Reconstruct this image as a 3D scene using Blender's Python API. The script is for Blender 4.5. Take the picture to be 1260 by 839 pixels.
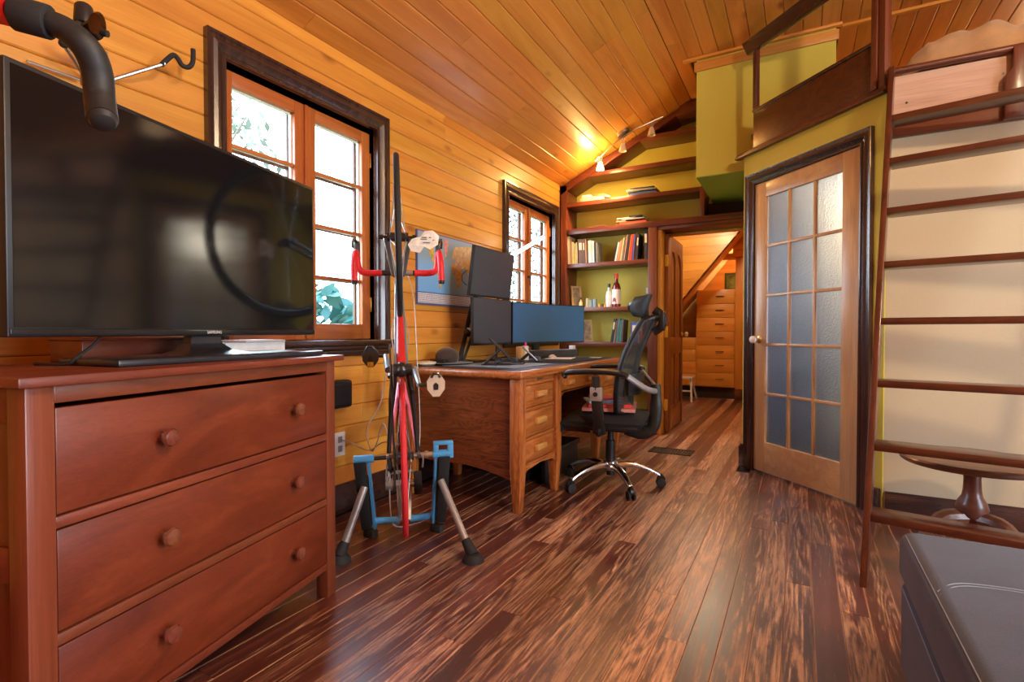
import bpy, bmesh, math, random
from mathutils import Vector, Matrix, Quaternion
for o in list(bpy.data.objects): bpy.data.objects.remove(o)
SC = bpy.context.scene
COL = SC.collection
R = random.Random(7)
rad = math.radians

# ---------------------------------------------------------------- camera, sky, exposure
cd = bpy.data.cameras.new('camera'); cam = bpy.data.objects.new('camera', cd); COL.objects.link(cam)
cd.sensor_width = 36.0; cd.lens = 641.0 / 1260.0 * 36.0; cd.clip_start = 0.02
cam.location = (0, 0, 0.98); cam.rotation_euler = (rad(90 - 0.95), 0, rad(29.0))
SC.camera = cam
SC.view_settings.view_transform = 'Standard'; SC.view_settings.look = 'None'
SC.view_settings.exposure = 0.92; SC.view_settings.gamma = 1.0
SC.cycles.use_denoising = True
SC.cycles.max_bounces = 8; SC.cycles.diffuse_bounces = 5; SC.cycles.glossy_bounces = 4
SC.cycles.transmission_bounces = 6; SC.cycles.sample_clamp_indirect = 6.0
W = bpy.data.worlds.new('sky'); SC.world = W; W.use_nodes = True
WN = W.node_tree.nodes; WL = W.node_tree.links
bg = WN['Background']
wtc = WN.new('ShaderNodeTexCoord'); wsep = WN.new('ShaderNodeSeparateXYZ'); wr = WN.new('ShaderNodeValToRGB')
WL.new(wtc.outputs['Generated'], wsep.inputs[0]); WL.new(wsep.outputs['Z'], wr.inputs[0]); WL.new(wr.outputs[0], bg.inputs[0])
wr.color_ramp.elements[0].position = 0.0; wr.color_ramp.elements[0].color = (0.80, 0.90, 1.0, 1)
wr.color_ramp.elements[1].position = 0.8; wr.color_ramp.elements[1].color = (0.52, 0.72, 1.0, 1)
bg.inputs[1].default_value = 9.5

def lamp(name, kind, loc, energy, color, size=0.05, rot=None, **kw):
    ld = bpy.data.lights.new(name, kind); ld.energy = energy; ld.color = color
    if kind == 'AREA':
        ld.shape = 'RECTANGLE'; ld.size = kw.get('sx', 1); ld.size_y = kw.get('sy', 1)
        if kw.get('portal'): ld.cycles.is_portal = True
    elif kind == 'SPOT':
        ld.spot_size = rad(kw.get('angle', 90)); ld.spot_blend = 0.6; ld.shadow_soft_size = size
    else: ld.shadow_soft_size = size
    lo = bpy.data.objects.new(name, ld); COL.objects.link(lo); lo.location = loc
    if rot: lo.rotation_euler = rot
    return lo
# window light portals (they only guide sampling of the sky)
lamp('portal', 'AREA', (-2.45, 1.85, 1.55), 1, (1, 1, 1), rot=(0, rad(-90), 0), sx=1.4, sy=1.1, portal=True)
lamp('portal', 'AREA', (-2.45, 4.36, 1.55), 1, (1, 1, 1), rot=(0, rad(-90), 0), sx=1.4, sy=1.1, portal=True)
lamp('portal', 'AREA', (3.2, 0.85, 1.4), 1, (1, 1, 1), rot=(0, rad(90), 0), sx=1.8, sy=2.2, portal=True)

# ---------------------------------------------------------------- node helpers
def new_mat(name):
    m = bpy.data.materials.new(name); m.use_nodes = True
    return m, m.node_tree.nodes, m.node_tree.links, m.node_tree.nodes['Principled BSDF']
def rgba(c): return (c[0], c[1], c[2], 1)
def ramp(N, stops):
    r = N.new('ShaderNodeValToRGB'); e = r.color_ramp.elements
    e[0].position, e[0].color = stops[0][0], rgba(stops[0][1])
    e[1].position, e[1].color = stops[-1][0], rgba(stops[-1][1])
    for p, c in stops[1:-1]:
        x = e.new(p); x.color = rgba(c)
    return r
def math_n(N, L, op, a, b=None, clamp=False):
    n = N.new('ShaderNodeMath'); n.operation = op; n.use_clamp = clamp
    for i, v in enumerate((a, b)):
        if v is None: continue
        if isinstance(v, (int, float)): n.inputs[i].default_value = v
        else: L.new(v, n.inputs[i])
    return n.outputs[0]
def mix_n(N, L, fac, a, b, mode='MIX'):
    n = N.new('ShaderNodeMix'); n.data_type = 'RGBA'; n.blend_type = mode
    for i, v in ((0, fac), (6, a), (7, b)):
        if isinstance(v, (int, float)): n.inputs[i].default_value = v
        elif isinstance(v, tuple): n.inputs[i].default_value = rgba(v)
        else: L.new(v, n.inputs[i])
    return n.outputs[2]
def noise(N, L, vec, scale, detail=2, rough=0.5, dist=0.0):
    n = N.new('ShaderNodeTexNoise'); n.inputs['Scale'].default_value = scale; n.inputs['Detail'].default_value = detail
    n.inputs['Roughness'].default_value = rough; n.inputs['Distortion'].default_value = dist
    if vec is not None: L.new(vec, n.inputs['Vector'])
    return n.outputs[0]
def mapped(N, L, vec, scale, rot=(0, 0, 0)):
    m = N.new('ShaderNodeMapping'); m.inputs['Scale'].default_value = scale; m.inputs['Rotation'].default_value = rot
    L.new(vec, m.inputs['Vector']); return m.outputs[0]
def pos_random(N, L, spread=7.0):
    g = N.new('ShaderNodeNewGeometry'); oi = N.new('ShaderNodeObjectInfo')
    s = math_n(N, L, 'MULTIPLY', oi.outputs['Random'], spread)
    a = N.new('ShaderNodeVectorMath'); a.operation = 'ADD'
    L.new(g.outputs['Position'], a.inputs[0]); L.new(s, a.inputs[1])
    return a.outputs[0], oi.outputs['Random']
def bump(N, L, B, h, dist=0.002, strength=0.4):
    b = N.new('ShaderNodeBump'); b.inputs['Distance'].default_value = dist; b.inputs['Strength'].default_value = strength
    L.new(h, b.inputs['Height']); L.new(b.outputs[0], B.inputs['Normal'])

_C = {}
def wood(name, stops, axis='y', grain=(14, 0.9), rough=0.4, coat=0.0, knots=0.0, vary=0.25, figure=0.0, fine=0.25):
    key = (name, axis)
    if key in _C: return _C[key]
    m, N, L, B = new_mat(name + '_' + axis)
    p, rnd = pos_random(N, L)
    ai = 'xyz'.index(axis)
    sc = [grain[0]] * 3; sc[ai] = grain[1]
    v = mapped(N, L, p, sc)
    n1 = noise(N, L, v, 1.0, 5, 0.6, 1.2 + figure * 3)
    if figure:
        sc2 = [7.0] * 3; sc2[ai] = 1.5
        cells = noise(N, L, mapped(N, L, p, sc2), 1.0, 2, 0.5, 0.4)      # contour lines of a slow noise = cathedral grain
        ring = math_n(N, L, 'FRACT', math_n(N, L, 'MULTIPLY', cells, 26.0))
        ring = math_n(N, L, 'ABSOLUTE', math_n(N, L, 'SUBTRACT', ring, 0.5))
        n1 = math_n(N, L, 'ADD', math_n(N, L, 'MULTIPLY', n1, 1 - 0.45 * figure), math_n(N, L, 'MULTIPLY', ring, 0.9 * figure))
    r = ramp(N, stops); L.new(n1, r.inputs[0]); col = r.outputs[0]
    sf = [240.0] * 3; sf[ai] = 5.0
    nf = noise(N, L, mapped(N, L, p, sf), 1.0, 2, 0.6)
    col = mix_n(N, L, fine, col, ramp_out(N, L, nf, 0.35, 0.7), 'MULTIPLY')
    val = math_n(N, L, 'ADD', math_n(N, L, 'MULTIPLY', rnd, vary), 1 - vary / 2)
    hsv = N.new('ShaderNodeHueSaturation'); L.new(val, hsv.inputs['Value']); L.new(col, hsv.inputs['Color'])
    hue = math_n(N, L, 'ADD', math_n(N, L, 'MULTIPLY', math_n(N, L, 'FRACT', math_n(N, L, 'MULTIPLY', rnd, 17.3)), 0.016 * vary * 4), 0.5 - 0.008 * vary * 4)
    L.new(hue, hsv.inputs['Hue']); col = hsv.outputs[0]
    if knots:
        ks = [4.2] * 3; ks[ai] = 2.0
        vo = N.new('ShaderNodeTexVoronoi'); vo.inputs['Scale'].default_value = 1.0
        L.new(mapped(N, L, p, ks), vo.inputs['Vector'])
        k = ramp(N, [(0.0, (1, 1, 1)), (0.045, (0.75, 0.75, 0.75)), (0.13, (0, 0, 0))]); L.new(vo.outputs['Distance'], k.inputs[0])
        streak = noise(N, L, mapped(N, L, p, [3 if i != ai else 0.8 for i in range(3)]), 1.6, 3)
        st = ramp(N, [(0.60, (0, 0, 0)), (0.78, (1, 1, 1))]); L.new(streak, st.inputs[0])
        f = math_n(N, L, 'MULTIPLY', math_n(N, L, 'ADD', k.outputs[0], math_n(N, L, 'MULTIPLY', st.outputs[0], 0.45)), knots, True)
        col = mix_n(N, L, f, col, tuple(c * s for c, s in zip(stops[0][1], (0.42, 0.28, 0.3))))
    L.new(col, B.inputs['Base Color']); B.inputs['Roughness'].default_value = rough
    B.inputs['Coat Weight'].default_value = coat; B.inputs['Coat Roughness'].default_value = 0.18
    bump(N, L, B, nf, 0.0008, 0.25)
    _C[key] = m; return m
def ramp_out(N, L, f, lo, hi):
    r = ramp(N, [(lo, (0.35, 0.35, 0.35)), (hi, (1, 1, 1))]); L.new(f, r.inputs[0]); return r.outputs[0]

def plain(name, col, rough=0.5, metal=0.0, coat=0.0, mottle=0.08, scale=30, bmp=0.0, emit=None, alpha=None):
    if name in _C: return _C[name]
    m, N, L, B = new_mat(name)
    p, rnd = pos_random(N, L, 3)
    n = noise(N, L, p, scale, 4)
    r = ramp(N, [(0.3, tuple(c * (1 - mottle) for c in col)), (0.7, tuple(min(1, c * (1 + mottle)) for c in col))])
    L.new(n, r.inputs[0]); L.new(r.outputs[0], B.inputs['Base Color'])
    B.inputs['Roughness'].default_value = rough; B.inputs['Metallic'].default_value = metal; B.inputs['Coat Weight'].default_value = coat
    if bmp: bump(N, L, B, n, bmp, 0.5)
    if emit:
        B.inputs['Emission Color'].default_value = rgba(emit[0]); B.inputs['Emission Strength'].default_value = emit[1]
    _C[name] = m; return m
def fabric(name, col, rough=0.9, sheen=0.3):
    if name in _C: return _C[name]
    m, N, L, B = new_mat(name)
    p, rnd = pos_random(N, L, 3)
    a = noise(N, L, p, 420, 2); b = noise(N, L, p, 9, 3)
    f = math_n(N, L, 'ADD', math_n(N, L, 'MULTIPLY', a, 0.55), math_n(N, L, 'MULTIPLY', b, 0.45))
    r = ramp(N, [(0.3, tuple(c * 0.62 for c in col)), (0.7, tuple(min(1, c * 1.3) for c in col))]); L.new(f, r.inputs[0])
    L.new(r.outputs[0], B.inputs['Base Color']); B.inputs['Roughness'].default_value = rough
    B.inputs['Sheen Weight'].default_value = sheen; bump(N, L, B, a, 0.0006, 0.6)
    _C[name] = m; return m
def glass(name, rough=0.0, tint=(1, 1, 1), bmp=0.0):
    if name in _C: return _C[name]
    m, N, L, B = new_mat(name)
    B.inputs['Base Color'].default_value = rgba(tint); B.inputs['Roughness'].default_value = rough
    B.inputs['Transmission Weight'].default_value = 1.0; B.inputs['IOR'].default_value = 1.45
    if bmp:
        g = N.new('ShaderNodeNewGeometry'); bump(N, L, B, noise(N, L, g.outputs['Position'], 90, 2), bmp, 1.0)
    _C[name] = m; return m
def clear_pane():
    # thin clear window pane: mostly see-through with a faint mirror reflection
    if 'pane' in _C: return _C['pane']
    m, N, L, B = new_mat('clear_pane')
    N.remove(B); out = N['Material Output']
    t = N.new('ShaderNodeBsdfTransparent'); g = N.new('ShaderNodeBsdfGlossy'); g.inputs['Roughness'].default_value = 0.02
    fr = N.new('ShaderNodeFresnel'); fr.inputs[0].default_value = 1.4
    mx = N.new('ShaderNodeMixShader'); gm = N.new('ShaderNodeNewGeometry'); L.new(math_n(N, L, 'MULTIPLY', fr.outputs[0], math_n(N, L, 'SUBTRACT', 1.0, gm.outputs['Backfacing'])), mx.inputs[0]); L.new(t.outputs[0], mx.inputs[1]); L.new(g.outputs[0], mx.inputs[2])
    L.new(mx.outputs[0], out.inputs[0]); _C['pane'] = m; return m

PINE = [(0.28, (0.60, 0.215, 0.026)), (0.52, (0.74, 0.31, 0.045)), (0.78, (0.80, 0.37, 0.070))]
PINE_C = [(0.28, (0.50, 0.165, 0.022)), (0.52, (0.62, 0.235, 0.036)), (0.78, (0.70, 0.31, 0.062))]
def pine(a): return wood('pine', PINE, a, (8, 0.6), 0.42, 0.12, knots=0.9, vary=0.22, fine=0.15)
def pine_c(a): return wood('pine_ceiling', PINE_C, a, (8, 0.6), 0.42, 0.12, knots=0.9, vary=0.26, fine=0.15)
def trimw(a): return wood('dark_trim', [(0.3, (0.022, 0.009, 0.008)), (0.7, (0.07, 0.026, 0.019))], a, (20, 1.5), 0.26, 0.5, vary=0.1)
def redwood(a): return wood('redwood', [(0.3, (0.080, 0.018, 0.009)), (0.7, (0.20, 0.046, 0.018))], a, (16, 1.0), 0.38, 0.2, vary=0.15)
def cherry(a): return wood('cherry', [(0.3, (0.120, 0.018, 0.006)), (0.55, (0.19, 0.032, 0.010)), (0.75, (0.26, 0.052, 0.017))], a, (9, 0.6), 0.36, 0.15, vary=0.06)
def cherryf(a): return wood('cherry_frame', [(0.3, (0.145, 0.027, 0.010)), (0.55, (0.21, 0.046, 0.018)), (0.75, (0.28, 0.072, 0.030))], a, (9, 0.6), 0.36, 0.15, vary=0.10)
def ladderw(a): return wood('ladder_wood', [(0.3, (0.045, 0.010, 0.005)), (0.7, (0.125, 0.030, 0.011))], a, (16, 1.0), 0.30, 0.35, vary=0.12)
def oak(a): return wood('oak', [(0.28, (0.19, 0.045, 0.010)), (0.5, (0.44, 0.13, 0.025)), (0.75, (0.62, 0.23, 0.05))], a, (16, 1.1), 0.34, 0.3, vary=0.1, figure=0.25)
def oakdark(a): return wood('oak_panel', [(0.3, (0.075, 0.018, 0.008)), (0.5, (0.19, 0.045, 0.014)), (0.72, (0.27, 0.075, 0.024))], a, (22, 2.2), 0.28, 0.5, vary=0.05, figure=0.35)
def sashw(a): return wood('sash_wood', [(0.3, (0.42, 0.10, 0.020)), (0.7, (0.60, 0.18, 0.042))], a, (18, 1.2), 0.38, 0.2, vary=0.08)
def maple(a): return wood('door_maple', [(0.3, (0.56, 0.30, 0.125)), (0.7, (0.70, 0.42, 0.20))], a, (14, 1.0), 0.36, 0.2, vary=0.06)
def doorw(a): return wood('brown_door', [(0.3, (0.20, 0.055, 0.012)), (0.7, (0.34, 0.10, 0.022))], a, (16, 1.0), 0.4, 0.2, vary=0.05)
def chrome(): return plain('chrome', (0.60, 0.60, 0.62), 0.16, 1.0, mottle=0.02)
def steel(): return plain('brushed_steel', (0.45, 0.44, 0.43), 0.34, 1.0, mottle=0.05)
def brass(): return plain('brass', (0.75, 0.50, 0.16), 0.28, 1.0, mottle=0.05)
def blackp(): return plain('black_plastic', (0.012, 0.012, 0.014), 0.42, mottle=0.1)
def rubber(): return plain('black_rubber', (0.016, 0.015, 0.015), 0.75, mottle=0.15, scale=80)
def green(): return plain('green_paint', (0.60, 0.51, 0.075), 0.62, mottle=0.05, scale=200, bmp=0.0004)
def greend(): return plain('underside_green', (0.25, 0.33, 0.05), 0.62, mottle=0.05, scale=200, bmp=0.0004)
def cream(): return plain('cream_paint', (0.52, 0.415, 0.26), 0.6, mottle=0.03, scale=200, bmp=0.0004)

def floor_mat():
    if 'floor' in _C: return _C['floor']
    m, N, L, B = new_mat('worn_floor')
    p, rnd = pos_random(N, L, 5.0)
    g = N.new('ShaderNodeNewGeometry')
    n = noise(N, L, mapped(N, L, p, (11, 0.9, 11)), 1.0, 4, 0.55, 0.8)
    base = ramp(N, [(0.32, (0.055, 0.015, 0.012)), (0.5, (0.105, 0.026, 0.017)), (0.7, (0.165, 0.048, 0.028))]); L.new(n, base.inputs[0])
    # growth rings: contour lines of a slow, stretched noise
    slow = noise(N, L, mapped(N, L, p, (9, 0.75, 9)), 1.0, 2, 0.5, 0.3)
    ring = math_n(N, L, 'ABSOLUTE', math_n(N, L, 'SUBTRACT', math_n(N, L, 'FRACT', math_n(N, L, 'MULTIPLY', slow, 15.0)), 0.5))
    ring = math_n(N, L, 'MULTIPLY', ring, 2.0)
    st = noise(N, L, mapped(N, L, p, (120, 5, 120)), 1.0, 5, 0.75)
    sc = noise(N, L, mapped(N, L, g.outputs['Position'], (60, 22, 60), (0, 0, 0.4)), 1.0, 6, 0.8)
    big = noise(N, L, mapped(N, L, p, (13, 0.7, 13)), 1.0, 3, 0.6, 0.2)
    sep = N.new('ShaderNodeSeparateXYZ'); L.new(g.outputs['Position'], sep.inputs[0])
    # the finish is worn most where people walk, down the middle of the room
    dx = math_n(N, L, 'ABSOLUTE', math_n(N, L, 'ADD', sep.outputs[0], 0.40))
    lane = math_n(N, L, 'SUBTRACT', 0.26, math_n(N, L, 'MULTIPLY', dx, 0.22))
    f = math_n(N, L, 'MULTIPLY', ring, 0.20)
    f = math_n(N, L, 'ADD', f, math_n(N, L, 'MULTIPLY', st, 0.80))
    f = math_n(N, L, 'ADD', f, math_n(N, L, 'MULTIPLY', sc, 0.40))
    f = math_n(N, L, 'ADD', f, math_n(N, L, 'MULTIPLY', big, 0.85))
    f = math_n(N, L, 'ADD', f, lane)
    f = math_n(N, L, 'ADD', f, math_n(N, L, 'MULTIPLY', rnd, 0.26))
    wf = math_n(N, L, 'MULTIPLY', math_n(N, L, 'SUBTRACT', f, 1.36), 4.6, True)
    pale = ramp(N, [(0.3, (0.24, 0.085, 0.045)), (0.55, (0.50, 0.25, 0.13)), (0.75, (0.72, 0.46, 0.28))]); L.new(st, pale.inputs[0])
    tc = N.new('ShaderNodeTexCoord'); s2 = N.new('ShaderNodeSeparateXYZ'); L.new(tc.outputs['Generated'], s2.inputs[0])
    e = math_n(N, L, 'ABSOLUTE', math_n(N, L, 'SUBTRACT', s2.outputs[0], 0.5))
    en = math_n(N, L, 'ADD', e, math_n(N, L, 'MULTIPLY', noise(N, L, mapped(N, L, p, (8, 2.2, 8)), 1.0, 3), 0.16))
    ef = math_n(N, L, 'MULTIPLY', math_n(N, L, 'SUBTRACT', en, 0.530), 22, True)
    ef = math_n(N, L, 'MULTIPLY', ef, 0.85)
    tot = math_n(N, L, 'MAXIMUM', wf, ef)
    col = mix_n(N, L, tot, base.outputs[0], pale.outputs[0])
    hsv = N.new('ShaderNodeHueSaturation'); L.new(col, hsv.inputs['Color'])
    L.new(math_n(N, L, 'ADD', 0.74, math_n(N, L, 'MULTIPLY', math_n(N, L, 'FRACT', math_n(N, L, 'MULTIPLY', rnd, 31.7)), 0.56)), hsv.inputs['Value'])
    L.new(hsv.outputs[0], B.inputs['Base Color'])
    L.new(math_n(N, L, 'ADD', 0.31, math_n(N, L, 'MULTIPLY', tot, 0.18)), B.inputs['Roughness'])
    B.inputs['Coat Weight'].default_value = 0.55; B.inputs['Coat Roughness'].default_value = 0.36
    bump(N, L, B, st, 0.0006, 0.25)
    _C['floor'] = m; return m

# ---------------------------------------------------------------- mesh helpers
WM = {}
def mw(o): return WM[o.name] if o is not None and o.name in WM else Matrix.Identity(4)
def tag(o, label=None, cat=None, group=None, kind=None):
    if label: o['label'] = label
    if cat: o['category'] = cat
    if group: o['group'] = group
    if kind: o['kind'] = kind
    return o
def thing(name, loc, label, cat, group=None, rz=0.0):
    o = bpy.data.objects.new(name, None); COL.objects.link(o); o.empty_display_size = 0.1
    o.location = loc; o.rotation_euler = (0, 0, rz)
    WM[o.name] = Matrix.Translation(Vector(loc)) @ Matrix.Rotation(rz, 4, 'Z')
    return tag(o, label, cat, group)
class MB:
    def __init__(s, T=None): s.v = []; s.f = []; s.T = T
    def add(s, vs, fs, T=None):
        b = len(s.v); T = T if T is not None else s.T
        for p in vs:
            p = Vector(p); s.v.append(T @ p if T is not None else p)
        s.f += [[b + i for i in f] for f in fs]; return s
    def box(s, x0, x1, y0, y1, z0, z1, T=None):
        x0, x1 = min(x0, x1), max(x0, x1); y0, y1 = min(y0, y1), max(y0, y1); z0, z1 = min(z0, z1), max(z0, z1)
        return s.add([(x0, y0, z0), (x1, y0, z0), (x1, y1, z0), (x0, y1, z0), (x0, y0, z1), (x1, y0, z1), (x1, y1, z1), (x0, y1, z1)],
                     [(0, 3, 2, 1), (4, 5, 6, 7), (0, 1, 5, 4), (1, 2, 6, 5), (2, 3, 7, 6), (3, 0, 4, 7)], T)
    def cbox(s, c, d, T=None): return s.box(c[0] - d[0] / 2, c[0] + d[0] / 2, c[1] - d[1] / 2, c[1] + d[1] / 2, c[2] - d[2] / 2, c[2] + d[2] / 2, T)
    def cyl(s, p0, p1, r0, r1=None, n=16, T=None): return s.tube([p0, p1], [r0, r1 if r1 is not None else r0], n, T=T)
    def tube(s, pts, r, n=10, caps=True, T=None, closed=False, flat=1.0):
        pts = [Vector(p) for p in pts]; k = len(pts)
        rs = r if isinstance(r, (list, tuple)) else [r] * k
        vs = []; fs = []; prev = None
        for i, p in enumerate(pts):
            if closed: t = (pts[(i + 1) % k] - pts[i - 1])
            else: t = (pts[min(i + 1, k - 1)] - pts[max(i - 1, 0)])
            t.normalize()
            if prev is None:
                a = Vector((0, 0, 1)) if abs(t.z) < 0.9 else Vector((1, 0, 0))
                nrm = t.cross(a).normalized()
            else:
                nrm = prev - t * prev.dot(t); nrm.normalize()
            prev = nrm; bn = t.cross(nrm)
            for j in range(n):
                a = 2 * math.pi * j / n
                vs.append(p + nrm * (math.cos(a) * rs[i]) + bn * (math.sin(a) * rs[i] * flat))
        m = k if closed else k - 1
        for i in range(m):
            i2 = (i + 1) % k
            for j in range(n):
                j2 = (j + 1) % n
                fs.append((i * n + j, i * n + j2, i2 * n + j2, i2 * n + j))
        if caps and not closed:
            fs.append(tuple(reversed(range(n)))); fs.append(tuple(range((k - 1) * n, k * n)))
        return s.add(vs, fs, T)
    def lathe(s, prof, n=24, T=None, c=(0, 0, 0)):
        vs = []; fs = []; k = len(prof)
        for r, z in prof:
            for j in range(n):
                a = 2 * math.pi * j / n; vs.append((c[0] + r * math.cos(a), c[1] + r * math.sin(a), c[2] + z))
        for i in range(k - 1):
            for j in range(n):
                j2 = (j + 1) % n; fs.append((i * n + j, i * n + j2, (i + 1) * n + j2, (i + 1) * n + j))
        if prof[0][0] > 1e-5: fs.append(tuple(reversed(range(n))))
        if prof[-1][0] > 1e-5: fs.append(tuple(range((k - 1) * n, k * n)))
        return s.add(vs, fs, T)
    def prism(s, poly, a, b, axis='z', T=None):
        def mk(p, h):
            return {'z': (p[0], p[1], h), 'y': (p[0], h, p[1]), 'x': (h, p[0], p[1])}[axis]
        n = len(poly); vs = [mk(p, a) for p in poly] + [mk(p, b) for p in poly]
        fs = [tuple(reversed(range(n))), tuple(range(n, 2 * n))] + [(i, (i + 1) % n, n + (i + 1) % n, n + i) for i in range(n)]
        return s.add(vs, fs, T)
    def hexa(s, a, b, T=None):   # two quads (4 points each) joined
        return s.add(list(a) + list(b), [(3, 2, 1, 0), (4, 5, 6, 7)] + [(i, (i + 1) % 4, 4 + (i + 1) % 4, 4 + i) for i in range(4)], T)
    def ball(s, c, r, n=16, m=10, T=None):
        r = (r, r, r) if isinstance(r, (int, float)) else r
        vs = []; fs = []
        for i in range(m + 1):
            ph = math.pi * i / m
            for j in range(n):
                a = 2 * math.pi * j / n
                vs.append((c[0] + r[0] * math.sin(ph) * math.cos(a), c[1] + r[1] * math.sin(ph) * math.sin(a), c[2] - r[2] * math.cos(ph)))
        for i in range(m):
            for j in range(n):
                j2 = (j + 1) % n; fs.append((i * n + j, i * n + j2, (i + 1) * n + j2, (i + 1) * n + j))
        return s.add(vs, fs, T)
    def grid(s, fn, nu, nv, thick=0.0, T=None):
        P = [[Vector(fn(i / nu, j / nv)) for j in range(nv + 1)] for i in range(nu + 1)]
        vs = [p for row in P for p in row]; w = nv + 1
        fs = [(i * w + j, (i + 1) * w + j, (i + 1) * w + j + 1, i * w + j + 1) for i in range(nu) for j in range(nv)]
        if thick:
            off = []
            for i in range(nu + 1):
                for j in range(nv + 1):
                    du = P[min(i + 1, nu)][j] - P[max(i - 1, 0)][j]; dv = P[i][min(j + 1, nv)] - P[i][max(j - 1, 0)]
                    off.append(P[i][j] + du.cross(dv).normalized() * thick)
            k = len(vs); vs = vs + off
            fs2 = [tuple(reversed([a + k for a in f])) for f in fs]
            rim = [i * w for i in range(nu + 1)] + [nu * w + j for j in range(1, nv + 1)] + [i * w + nv for i in range(nu - 1, -1, -1)] + [j for j in range(nv - 1, 0, -1)]
            fs = [tuple(reversed(f)) for f in fs]
            fs = fs + fs2 + [(rim[i], rim[(i + 1) % len(rim)], rim[(i + 1) % len(rim)] + k, rim[i] + k) for i in range(len(rim))]
        return s.add(vs, fs, T)
    def build(s, name, mat, parent=None, bev=0.0, seg=2, smooth=35, local=False, subsurf=0, **tg):
        me = bpy.data.meshes.new(name)
        inv = Matrix.Identity(4) if (local or parent is None) else mw(parent).inverted()
        me.from_pydata([inv @ v for v in s.v], [], s.f)
        bm = bmesh.new(); bm.from_mesh(me)
        bmesh.ops.remove_doubles(bm, verts=bm.verts, dist=1e-6)
        if bev:
            es = [e for e in bm.edges if len(e.link_faces) == 2 and e.calc_face_angle(0) > rad(30)]
            bmesh.ops.bevel(bm, geom=es, offset=bev, segments=seg, affect='EDGES', profile=0.5, clamp_overlap=True)
        bmesh.ops.recalc_face_normals(bm, faces=bm.faces)
        bm.to_mesh(me); bm.free()
        if smooth:
            for p in me.polygons: p.use_smooth = True
            me.set_sharp_from_angle(angle=rad(smooth))
        o = bpy.data.objects.new(name, me); COL.objects.link(o); me.materials.append(mat)
        if subsurf:
            md = o.modifiers.new('sub', 'SUBSURF'); md.levels = subsurf; md.render_levels = subsurf
        if parent is not None: o.parent = parent; WM[o.name] = mw(parent)
        return tag(o, **tg) if tg else o
def B(name, mat, dims, parent=None, bev=0.002, **k): return MB().box(*dims).build(name, mat, parent, bev=bev, **k)
def dup(o, parent=None):
    c = o.copy(); COL.objects.link(c); c.parent = parent
    for ch in list(o.children): dup(ch, c)
    return c
def smoothpath(pts, k=6):
    pts = [Vector(p) for p in pts]; out = []
    for i in range(len(pts) - 1):
        p0 = pts[max(i - 1, 0)]; p1 = pts[i]; p2 = pts[i + 1]; p3 = pts[min(i + 2, len(pts) - 1)]
        for j in range(k):
            t = j / k
            out.append(0.5 * ((2 * p1) + (p2 - p0) * t + (2 * p0 - 5 * p1 + 4 * p2 - p3) * t * t + (3 * p1 - p0 - 3 * p2 + p3) * t ** 3))
    out.append(pts[-1]); return out
# ================================================================ structure
WX = -2.2; HZ = 2.5; YE = 5.0; YB = 5.28; CX = -0.9; CZ = 3.12; BY = -2.6; RX = 3.1
# --- floor: dark sub-floor with single boards on it
flo = MB().box(WX - 0.02, RX, BY, 8.35, -0.06, -0.020).build('floor', plain('floor_gap', (0.02, 0.01, 0.008), 0.8), smooth=0, kind='structure')
def unit_board(name, w, L, t, ch):
    # cross-section w wide (x), t thick, top at z=0, chamfered top edges, unit length along y
    me = bpy.data.meshes.new(name); pr = [(-w / 2, -t), (w / 2, -t), (w / 2, -ch), (w / 2 - ch, 0), (-w / 2 + ch, 0), (-w / 2, -ch)]
    m = MB().prism(pr, 0.0, L, 'y'); me.from_pydata([tuple(v) for v in m.v], [], m.f)
    bm = bmesh.new(); bm.from_mesh(me); bmesh.ops.recalc_face_normals(bm, faces=bm.faces); bm.to_mesh(me); bm.free(); return me
fb = unit_board('floorboard', 0.0868, 1.0, 0.02, 0.0012); fb.materials.append(floor_mat())
def lay(me, name, parent, T, length, kind=None):
    o = bpy.data.objects.new(name, me); COL.objects.link(o); o.parent = parent
    o.matrix_local = T @ Matrix.Diagonal((1, length, 1, 1))
    return o
R.seed(11)
x = -2.2 + 0.044
FX0 = -0.0435 + 0.0
k0 = math.floor((WX - FX0) / 0.0876); nb = 0
k = k0
while FX0 + k * 0.0876 < 1.75:
    cx = FX0 + (k + 0.5) * 0.0876; k += 1
    if cx < WX + 0.04: continue
    y = -0.6 - R.random() * 1.2 if cx > -1.7 else 0.0 - R.random()
    yend = 8.3 if cx < -0.35 else (3.70 - 0 if cx > 0.4 else 5.2)
    yend = 8.3 if cx < -0.4 else (4.2 if cx < 0.3 else 3.45)
    while y < yend - 0.3:
        ln = min(R.choice([1.1, 1.5, 1.9, 2.4, 2.9]) * (0.9 + 0.2 * R.random()), yend - y)
        if y + ln > 4.5: ln = yend - y
        lay(fb, 'floorboard', flo, Matrix.Translation((cx, y, 0)), ln - 0.0012); nb += 1
        y += ln
# the rest of the boards lie outside the view: one joined piece
m = MB()
xx = 1.75
while xx < RX: m.box(xx + 0.0004, xx + 0.0872, -2.6, 3.4, -0.02, 0); xx += 0.0876
m.box(WX, 1.75, -2.6, -1.85, -0.02, -0.0005)
m.build('far_floorboards', floor_mat(), flo, kind='stuff')

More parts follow.
